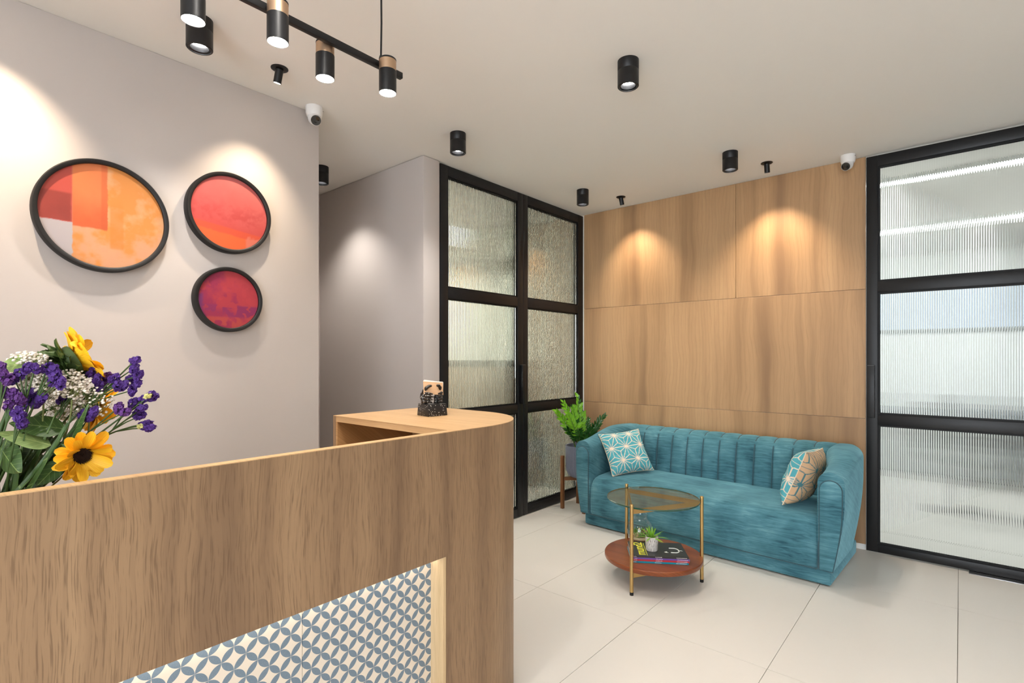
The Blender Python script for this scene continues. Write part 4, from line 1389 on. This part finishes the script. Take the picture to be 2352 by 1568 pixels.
# ------------------------------------------------------------------ flowers
M['petal_y'] = None
m, nt, b = new_mat('sunflower_petal')
tc = nt.nodes.new('ShaderNodeTexCoord'); sp = nt.nodes.new('ShaderNodeSeparateXYZ'); nt.links.new(tc.outputs['Object'], sp.inputs[0])
st = noise(nt, comb(nt, math_node(nt, 'MULTIPLY', sp.outputs[0], 20.0), math_node(nt, 'MULTIPLY', sp.outputs[1], 420.0)), 1.0, 2.0)
nt.links.new(ramp(nt, st, [(0.3, rgb(244, 172, 16)), (0.7, rgb(255, 208, 44))]), b.inputs['Base Color'])
b.inputs['Roughness'].default_value = 0.55
b.inputs['Subsurface Weight'].default_value = 0.0
M['petal_y'] = m
M['disc'] = mat('sunflower_disc', rgb(42, 22, 12), 0.9, var=0.5, vscale=500)
M['bract'] = mat('bract_green', rgb(62, 84, 34), 0.6, var=0.3, vscale=60)
M['stem'] = mat('stem_green', rgb(56, 80, 32), 0.6, var=0.25, vscale=60)
M['leafd'] = None


def leaf_mat(name, c1, c2, vein):
    m, nt, b = new_mat(name)
    tc = nt.nodes.new('ShaderNodeTexCoord'); sp = nt.nodes.new('ShaderNodeSeparateXYZ'); nt.links.new(tc.outputs['Object'], sp.inputs[0])
    n = noise(nt, tc.outputs['Object'], 45.0, 3.0)
    c = mixc(nt, n, c1, c2)
    ay = math_node(nt, 'ABSOLUTE', sp.outputs[1])
    mid = math_node(nt, 'LESS_THAN', ay, 0.0007)
    w = math_node(nt, 'FRACT', math_node(nt, 'MULTIPLY', math_node(nt, 'SUBTRACT', sp.outputs[0], math_node(nt, 'MULTIPLY', ay, 0.8)), 75.0))
    vs = math_node(nt, 'MULTIPLY', math_node(nt, 'LESS_THAN', w, 0.07), 0.5)
    nt.links.new(mixc(nt, math_node(nt, 'MAXIMUM', mid, vs), c, vein), b.inputs['Base Color'])
    b.inputs['Roughness'].default_value = 0.5
    return m


M['leafd'] = leaf_mat('flower_leaf_green', rgb(38, 64, 22), rgb(66, 96, 36), rgb(128, 148, 84))
M['leafp'] = leaf_mat('flower_leaf_pale', rgb(104, 132, 72), rgb(138, 160, 92), rgb(170, 184, 120))
M['purple'] = mat('statice_purple', rgb(70, 34, 116), 0.75, var=0.45, vscale=160)
M['purple2'] = mat('statice_violet', rgb(86, 42, 112), 0.75, var=0.45, vscale=160)
M['bud'] = mat('statice_bud', rgb(196, 190, 120), 0.8)
M['gyp'] = mat('white_blossom', rgb(232, 222, 208), 0.7)
M['gypstem'] = mat('thin_stem', rgb(120, 128, 70), 0.7)
M['vase'] = thin_glass('vase_glass', (0.93, 0.96, 0.94, 1))

VX, VY, VZ = -1.545, 0.115, 0.7605
vase = thing('flower_vase', 'clear glass vase of mixed flowers behind the counter front', 'vase', (VX, VY, VZ))
obj('body', g_lathe([(0.0, 0.0), (0.060, 0.0), (0.065, 0.01), (0.070, 0.12), (0.078, 0.225), (0.074, 0.225), (0.066, 0.12), (0.06, 0.016), (0, 0.014)], 40, cap=False), M['vase'], vase, smooth=40)
MOUTH = Vector((VX, VY, VZ + 0.215))
LOWP = Vector((VX, VY, VZ + 0.03))

cR, cF, cU = Vector((RV[0], RV[1], 0)), Vector((FV[0], FV[1], 0)), Vector((0, 0, 1))


def stem_path(tip, tipdir, rnd, n=12):
    """From inside the vase through its mouth to the flower."""
    m0 = MOUTH + Vector((rnd.uniform(-.045, .045), rnd.uniform(-.045, .045), 0))
    low = LOWP + Vector((rnd.uniform(-.03, .03), rnd.uniform(-.03, .03), 0))
    if (tip - m0).length < 0.02:
        return [low, tip]
    L = (tip - m0).length
    c = tip - Vector(tipdir).normalized() * L * 0.45
    pts = [low]
    for k in range(n + 1):
        s = k / n
        pts.append(m0 * (1 - s) ** 2 + c * 2 * s * (1 - s) + tip * s * s)
    return pts


def frame_m(p, x, z):
    x = Vector(x).normalized(); z = Vector(z); z = (z - x * z.dot(x)).normalized(); y = z.cross(x)
    return Matrix(((x.x, y.x, z.x, p[0]), (x.y, y.y, z.y, p[1]), (x.z, y.z, z.z, p[2]), (0, 0, 0, 1)))


def g_petal(L, W, curl, cup, nl=8):
    v, f = [], []
    cs = (-1, -0.6, -0.2, 0.2, 0.6, 1)
    for i in range(nl + 1):
        s = i / nl
        w = W / 2 * (0.30 + 0.70 * math.sin(PI * min(1.0, 0.12 + 0.62 * s))) * (1 if s < 0.75 else math.sqrt(max(0.0, 1 - ((s - 0.75) / 0.27) ** 2)))
        for q, c in enumerate(cs):
            ridge = 0.0012 * (1 if q % 2 else -1)
            v.append((L * s, w * c, cup * L * math.sin(s * PI * 0.55) - curl * L * s ** 3 + 0.18 * w * c * c + ridge * math.sin(PI * s)))
    m_ = len(cs)
    for i in range(nl):
        for k in range(m_ - 1):
            f.append((i * m_ + k, (i + 1) * m_ + k, (i + 1) * m_ + k + 1, i * m_ + k + 1))
    return v, f


pet = [mesh_data('petal', g_petal(L, W, cu, cp), M['petal_y'], smooth='all') for L, W, cu, cp in ((0.050, 0.027, 0.15, 0.12), (0.046, 0.025, 0.5, 0.3), (0.053, 0.029, 0.05, 0.08), (0.040, 0.026, -0.35, 0.25))]
brc = [mesh_data('bract', g_leaf(L, W, 0.2, cu, 6), M['bract'], smooth='all') for L, W, cu in ((0.034, 0.019, -0.2), (0.030, 0.017, 0.25), (0.038, 0.016, -0.45), (0.032, 0.026, 0.35), (0.028, 0.024, 0.45), (0.036, 0.022, -0.3))]


def sunflower(label, centre, n, scale, leaves, seed, cup=0.22, bigback=False):
    rnd = random.Random(seed)
    t = thing('sunflower', label, 'flower', MOUTH, 0, 'sunflowers in the vase')
    n = Vector(n).normalized()
    c = Vector(centre) - MOUTH
    x = n.orthogonal().normalized()
    hm = frame_m(c, x, n)
    back = c - n * 0.022 * scale
    path = [p - MOUTH for p in stem_path(Vector(centre) - n * 0.022 * scale, n, rnd)]
    obj('stem', g_tube(path, [0.0045] * (len(path) - 1) + [0.006], 8), M['stem'], t, smooth=60)
    # head: receptacle
    rec = obj('receptacle', g_lathe([(0, -0.026), (0.008, -0.025), (0.018, -0.018), (0.026, -0.006), (0.026, 0.0), (0, 0.001)], 24, cap=False), M['bract'], t, smooth=60)
    rec.matrix_local = hm @ Matrix.Scale(scale * (1.25 if bigback else 1.0), 4)
    d = obj('disc', g_lathe([(0, 0.003), (0.008, 0.0065), (0.016, 0.0065), (0.0215, 0.003), (0.0225, 0.0005), (0, 0.0005)], 28, cap=False), M['disc'], t, smooth=60)
    d.matrix_local = hm @ Matrix.Scale(scale, 4)
    spk = []
    for k in range(150):
        r = 0.0215 * math.sqrt((k + 0.5) / 150); a = k * 2.39996
        p = (r * math.cos(a), r * math.sin(a))
        zz_ = 0.0035 + 0.004 * math.sin(PI * min(1, r / 0.024))
        spk.append(([(p[0] - .0011, p[1], zz_), (p[0] + .0011, p[1], zz_), (p[0], p[1] + .0012, zz_), (p[0] * 1.08, p[1] * 1.08, zz_ + 0.0042)], [(0, 1, 3), (1, 2, 3), (2, 0, 3)]))
    fl = obj('florets', join(*spk), M['disc'], d); fl['kind'] = 'stuff'
    for ring in range(2):
        cnt = 13
        for k in range(cnt):
            a = 2 * PI * (k + 0.5 * ring) / cnt + rnd.uniform(-.08, .08)
            o = put('petal', pet[rnd.choice((0, 0, 1, 2, 2, 3))], t)
            tilt = cup + 0.18 * ring + rnd.uniform(-.38, .38)
            o.matrix_local = hm @ Matrix.Scale(scale, 4) @ Matrix.Rotation(a, 4, 'Z') @ Matrix.Translation((0.0175, 0, 0.0015 * ring)) @ Matrix.Rotation(-tilt, 4, 'Y') @ Matrix.Rotation(rnd.uniform(-.35, .35), 4, 'X') @ Matrix.Scale(rnd.uniform(.88, 1.1), 4)
    for ring in range(4 if bigback else 2):
        cnt = 11
        for k in range(cnt):
            a = 2 * PI * (k + 0.33 * ring) / cnt + rnd.uniform(-.1, .1)
            o = put('bract', brc[rnd.randrange(3) + (3 if bigback else 0)], t)
            o.matrix_local = hm @ Matrix.Scale(scale, 4) @ Matrix.Rotation(a, 4, 'Z') @ Matrix.Translation((0.018 - 0.004 * ring, 0, -0.006 - 0.006 * ring)) @ Matrix.Rotation(0.35 + 0.25 * ring + rnd.uniform(-.3, .3), 4, 'Y') @ Matrix.Rotation(PI, 4, 'X') @ Matrix.Scale((1.2 if bigback else 0.95) * rnd.uniform(.85, 1.15), 4)
    for (p0, p1, w, nrm, pale) in leaves:
        p0, p1 = Vector(p0) - MOUTH, Vector(p1) - MOUTH
        L = (p1 - p0).length
        o = obj('leaf', g_leaf(L, w * 1.3, rnd.uniform(-.10, .12), rnd.uniform(0.02, 0.14), 12), M['leafp' if pale else 'leafd'], t, smooth='all')
        o.matrix_local = frame_m(p0, p1 - p0, nrm)
    return t


sunflower('sunflower facing the room, low in the bouquet with drooping petals', pt(188, 1046, 1.145), -cF * 0.55 + cR * 0.95 - cU * 0.30, 0.86,
          [(pt(150, 985, 1.16), pt(22, 966, 1.10), 0.052, -cF * 0.8 + cU * 0.8, 0), (pt(118, 1022, 1.13), pt(-5, 988, 1.07), 0.046, -cF * 0.6 + cU * 0.9, 1),
           (pt(138, 1062, 1.15), pt(83, 1116, 1.12), 0.046, -cF * 0.9 + cU * 0.35, 0), (pt(150, 1050, 1.17), pt(185, 928, 1.16), 0.034, -cF * 0.9 - cR * 0.5, 0)], 5, cup=0.30)
sunflower('sunflower seen from behind at the top of the bouquet', pt(172, 826, 1.20), cR * 0.55 + cU * 0.42 + cF * 0.68, 1.06,
          [(pt(112, 826, 1.15), pt(-12, 838, 1.08), 0.056, cU * 0.55 - cF * 0.8, 1), (pt(40, 850, 1.14), pt(-60, 830, 1.10), 0.048, cU * 0.9 - cF * 0.3, 1), (pt(150, 900, 1.2), pt(205, 850, 1.21), 0.04, -cF * 0.9 + cU * 0.3, 0)], 8, cup=0.30, bigback=True)
sunflower('sunflower half hidden behind the purple stems', pt(222, 935, 1.27), cR * 0.62 + cF * 0.60 - cU * 0.25, 0.92,
          [(pt(118, 1000, 1.2), pt(40, 1070, 1.14), 0.05, -cF * 0.9 + cU * 0.4, 0), (pt(2, 1030, 1.1), pt(36, 1085, 1.07), 0.05, -cF * 0.9, 0), (pt(95, 1040, 1.2), pt(60, 1125, 1.18), 0.05, -cF * 0.9, 0), (pt(20, 1000, 1.15), pt(-20, 1090, 1.1), 0.055, -cF * 0.9, 0), (pt(120, 960, 1.2), pt(60, 1010, 1.15), 0.045, -cF * 0.9 + cU * 0.3, 0), (pt(160, 1010, 1.22), pt(120, 1110, 1.2), 0.045, -cF * 0.9, 0)], 11, cup=0.15)


def floret_cluster(c, axis, length, rad, count, rnd):
    parts = []
    axis = Vector(axis).normalized(); o1 = axis.orthogonal().normalized(); o2 = axis.cross(o1)
    for k in range(count):
        s = rnd.uniform(-0.5, 0.5); a = rnd.uniform(0, 2 * PI); rr = rad * math.sqrt(max(0.05, 1 - (2 * s) ** 2)) * rnd.uniform(0.65, 1.0)
        d = (o1 * math.cos(a) + o2 * math.sin(a) + axis * (s * 1.2)).normalized()
        p = c + axis * s * length + (o1 * math.cos(a) + o2 * math.sin(a)) * rr * 0.75
        e1 = d.orthogonal().normalized(); e2 = d.cross(e1)
        sz = rnd.uniform(0.0032, 0.0055)
        v = [tuple(p - d * sz * 0.9)]
        n = 7
        for q in range(n):
            an = 2 * PI * q / n + a
            v.append(tuple(p + (e1 * math.cos(an) + e2 * math.sin(an)) * sz * rnd.uniform(0.75, 1.2) + d * sz * rnd.uniform(-0.1, 0.7)))
        v.append(tuple(p + d * sz * 0.1))
        f = [(0, 1 + (q + 1) % n, 1 + q) for q in range(n)] + [(n + 1, 1 + q, 1 + (q + 1) % n) for q in range(n)]
        parts.append((v, f))
    return join(*parts)


def statice(label, clusters, dep, seed, mname='purple', bend=None, bud=False):
    rnd = random.Random(seed)
    t = thing('statice_stem', label, 'flower', MOUTH, 0, 'purple statice stems')
    pts = [pt(x, y, dep + dz) for x, y, dz in clusters]
    tip = pts[0]
    tdir = (tip - MOUTH).normalized() * 0.75 + cU * 0.15 + (cR * 0.3 if clusters[0][0] > 200 else Vector((0, 0, 0))) if bend is None else bend
    path = [p - MOUTH for p in stem_path(tip, tdir, rnd, 14)]
    st = obj('stem', g_tube(path, [0.0026] * 2 + [0.0030 - 0.0016 * k / (len(path) - 2) for k in range(len(path) - 2)], 6), M['stem'], t, smooth=60)
    for k, p in enumerate(pts):
        p = p - MOUTH
        ax = (path[-1] - path[-3]).normalized() + Vector((rnd.uniform(-.5, .5), rnd.uniform(-.5, .5), rnd.uniform(-.5, .5)))
        o = obj('flower_cluster', floret_cluster(p, ax, 0.022, 0.0105, 44, rnd), M[mname], t)
        if k:
            j = path[-4]
            obj('side_stem', g_tube([j, j.lerp(p, 0.5) + Vector((0, 0, 0.002)), p], [0.0018, 0.0015, 0.0012], 5), M['stem'], st, smooth=60)
        if bud and k == 0:
            obj('pale_buds', floret_cluster(p - cF * 0.009, ax, 0.012, 0.006, 14, rnd), M['bud'], t)
    return t


ST = [
    ('tallest purple statice spike standing clear on the wall side of the bouquet', [(311, 827, 0), (309, 845, 0.005), (318, 862, 0), (303, 868, 0.01), (312, 882, 0)], 1.24, 'purple', 0),
    ('purple statice with three heads just under the tallest spike', [(262, 868, 0), (284, 886, 0), (304, 896, 0.01), (270, 885, -0.01)], 1.22, 'purple', 0),
    ('purple statice with pale buds reaching farthest from the vase', [(346, 908, 0), (330, 916, 0), (352, 912, 0.01)], 1.25, 'purple', 1),
    ('purple statice with small heads under the farthest reaching one', [(325, 938, 0), (316, 948, 0.01), (305, 925, 0), (322, 955, 0.005)], 1.24, 'purple', 0),
    ('lowest purple statice on a thin bare stalk over the counter edge', [(328, 978, 0), (343, 982, 0), (338, 972, 0.01)], 1.25, 'purple', 1),
    ('short purple statice with two small heads before the wall', [(272, 936, 0), (288, 946, 0)], 1.21, 'purple2', 0),
    ('purple statice right below the sunflower seen from behind', [(210, 854, 0), (222, 868, 0), (228, 885, 0.01)], 1.20, 'purple', 0),
    ('thin violet statice beside the hidden sunflower', [(243, 864, 0), (238, 880, 0), (236, 896, 0.01)], 1.24, 'purple2', 0),
    ('violet statice in the white blossom cloud', [(178, 885, 0), (150, 908, 0), (142, 915, 0)], 1.19, 'purple', 0),
    ('arching purple statice over the white blossoms, nearer the picture edge', [(80, 846, 0), (62, 846, 0), (45, 860, 0), (32, 870, 0)], 1.10, 'purple', 0),
    ('arching purple statice over the white blossoms, nearer the sunflower', [(108, 844, 0), (120, 848, 0), (127, 862, 0), (124, 875, 0.005), (140, 880, 0)], 1.12, 'purple', 0),
    ('purple statice cut by the picture edge', [(8, 862, 0), (2, 846, 0), (20, 872, 0)], 1.08, 'purple2', 0),
    ('dark violet statice low on the picture edge', [(30, 905, 0), (12, 900, 0), (48, 918, 0), (20, 930, 0)], 1.09, 'purple2', 0),
    ('dark purple statice in the middle of the bouquet', [(74, 902, 0), (95, 915, 0), (62, 925, 0), (85, 925, 0)], 1.12, 'purple', 0),
    ('small purple statice above the front sunflower', [(190, 950, 0), (210, 955, 0), (215, 945, 0)], 1.18, 'purple', 0),
    ('drooping purple statice above the large green leaf', [(45, 958, 0), (52, 972, 0), (38, 945, 0)], 1.07, 'purple', 0),
]
for i, (lab, cls, dep, mn, bud) in enumerate(ST):
    statice(lab, cls, dep, 40 + i, mn, bend=(cR * 0.9 - cF * 0.1 + cU * 0.05) if 'lowest' in lab else None, bud=bool(bud))

ico = g_blob(1.0, 4, (1, 1, 1), 1)


def gyp(label, cpx, dep, rx, ry, cnt, seed):
    rnd = random.Random(seed)
    t = thing('gypsophila_spray', label, 'flower', MOUTH, 0, 'sprays of small white blossoms')
    c = pt(cpx[0], cpx[1], dep) - MOUTH
    path = [p - MOUTH for p in stem_path(c + MOUTH - cU * ry, cU, rnd)]
    obj('stem', g_tube(path, 0.0018, 5), M['gypstem'], t, smooth=60)
    vv_, ff_, tw = [], [], []
    base = path[-1]
    for k in range(cnt):
        d = Vector((rnd.gauss(0, 1), rnd.gauss(0, 1), rnd.gauss(0, 1))).normalized() * (rnd.random() ** 0.4)
        p = c + cR * d.x * rx + cF * d.y * rx * 0.6 + cU * d.z * ry
        o = len(vv_); s = rnd.uniform(0.0019, 0.0037)
        vv_ += [(p.x + a * s, p.y + b_ * s, p.z + e * s) for a, b_, e in ico[0]]
        ff_ += [tuple(i + o for i in q) for q in ico[1]]
        if k % 4 == 0:
            tw.append(g_tube([base.lerp(p, 0.3) + Vector((rnd.uniform(-.01, .01), rnd.uniform(-.01, .01), 0)), p], 0.0006, 3, cap=False))
    bl = obj('blossoms', (vv_, ff_), M['gyp'], t, smooth=60); bl['kind'] = 'stuff'
    tg = obj('twigs', join(*tw), M['gypstem'], t); tg['kind'] = 'stuff'


gyp('white blossom spray at the top of the bouquet under the pale leaf', (66, 830), 1.13, 0.046, 0.022, 260, 1)
gyp('dense white blossom cloud in the heart of the bouquet', (100, 882), 1.145, 0.052, 0.038, 620, 2)
gyp('white blossom spray under the sunflower seen from behind', (165, 882), 1.17, 0.038, 0.034, 420, 3)
gyp('sparse white blossom spray by the hidden sunflower', (205, 925), 1.20, 0.055, 0.040, 110, 4)
gyp('white blossom spray low in the middle between the stems', (150, 930), 1.22, 0.055, 0.038, 320, 5)

# green filler: grassy blades standing in the vase
rnd = random.Random(77)
for k in range(22):
    t = thing('grass_blade', 'slender green blade among the flower stems in the vase', 'foliage', MOUTH, 0, 'green blades in the bouquet')
    tipx = rnd.uniform(-60, 215); tipy = rnd.uniform(935, 1010)
    tip = pt(tipx, tipy, rnd.uniform(1.08, 1.26))
    path = [p - MOUTH for p in stem_path(tip, (tip - MOUTH).normalized() + cU * 0.4, rnd, 8)]
    v, f = [], []
    for i, p in enumerate(path):
        s = i / (len(path) - 1); w = 0.006 * math.sin(PI * min(1, 0.25 + 0.75 * s)) + 0.0006
        v += [tuple(p - cR * w), tuple(p + cF * w * 0.4), tuple(p + cR * w), tuple(p + cF * w * 0.55)]
    for i in range(len(path) - 1):
        for q in range(4):
            q2 = (q + 1) % 4
            f.append((i * 4 + q, i * 4 + q2, i * 4 + 4 + q2, i * 4 + 4 + q))
    obj('blade', (v, f), M['leafd'], t, smooth=50)
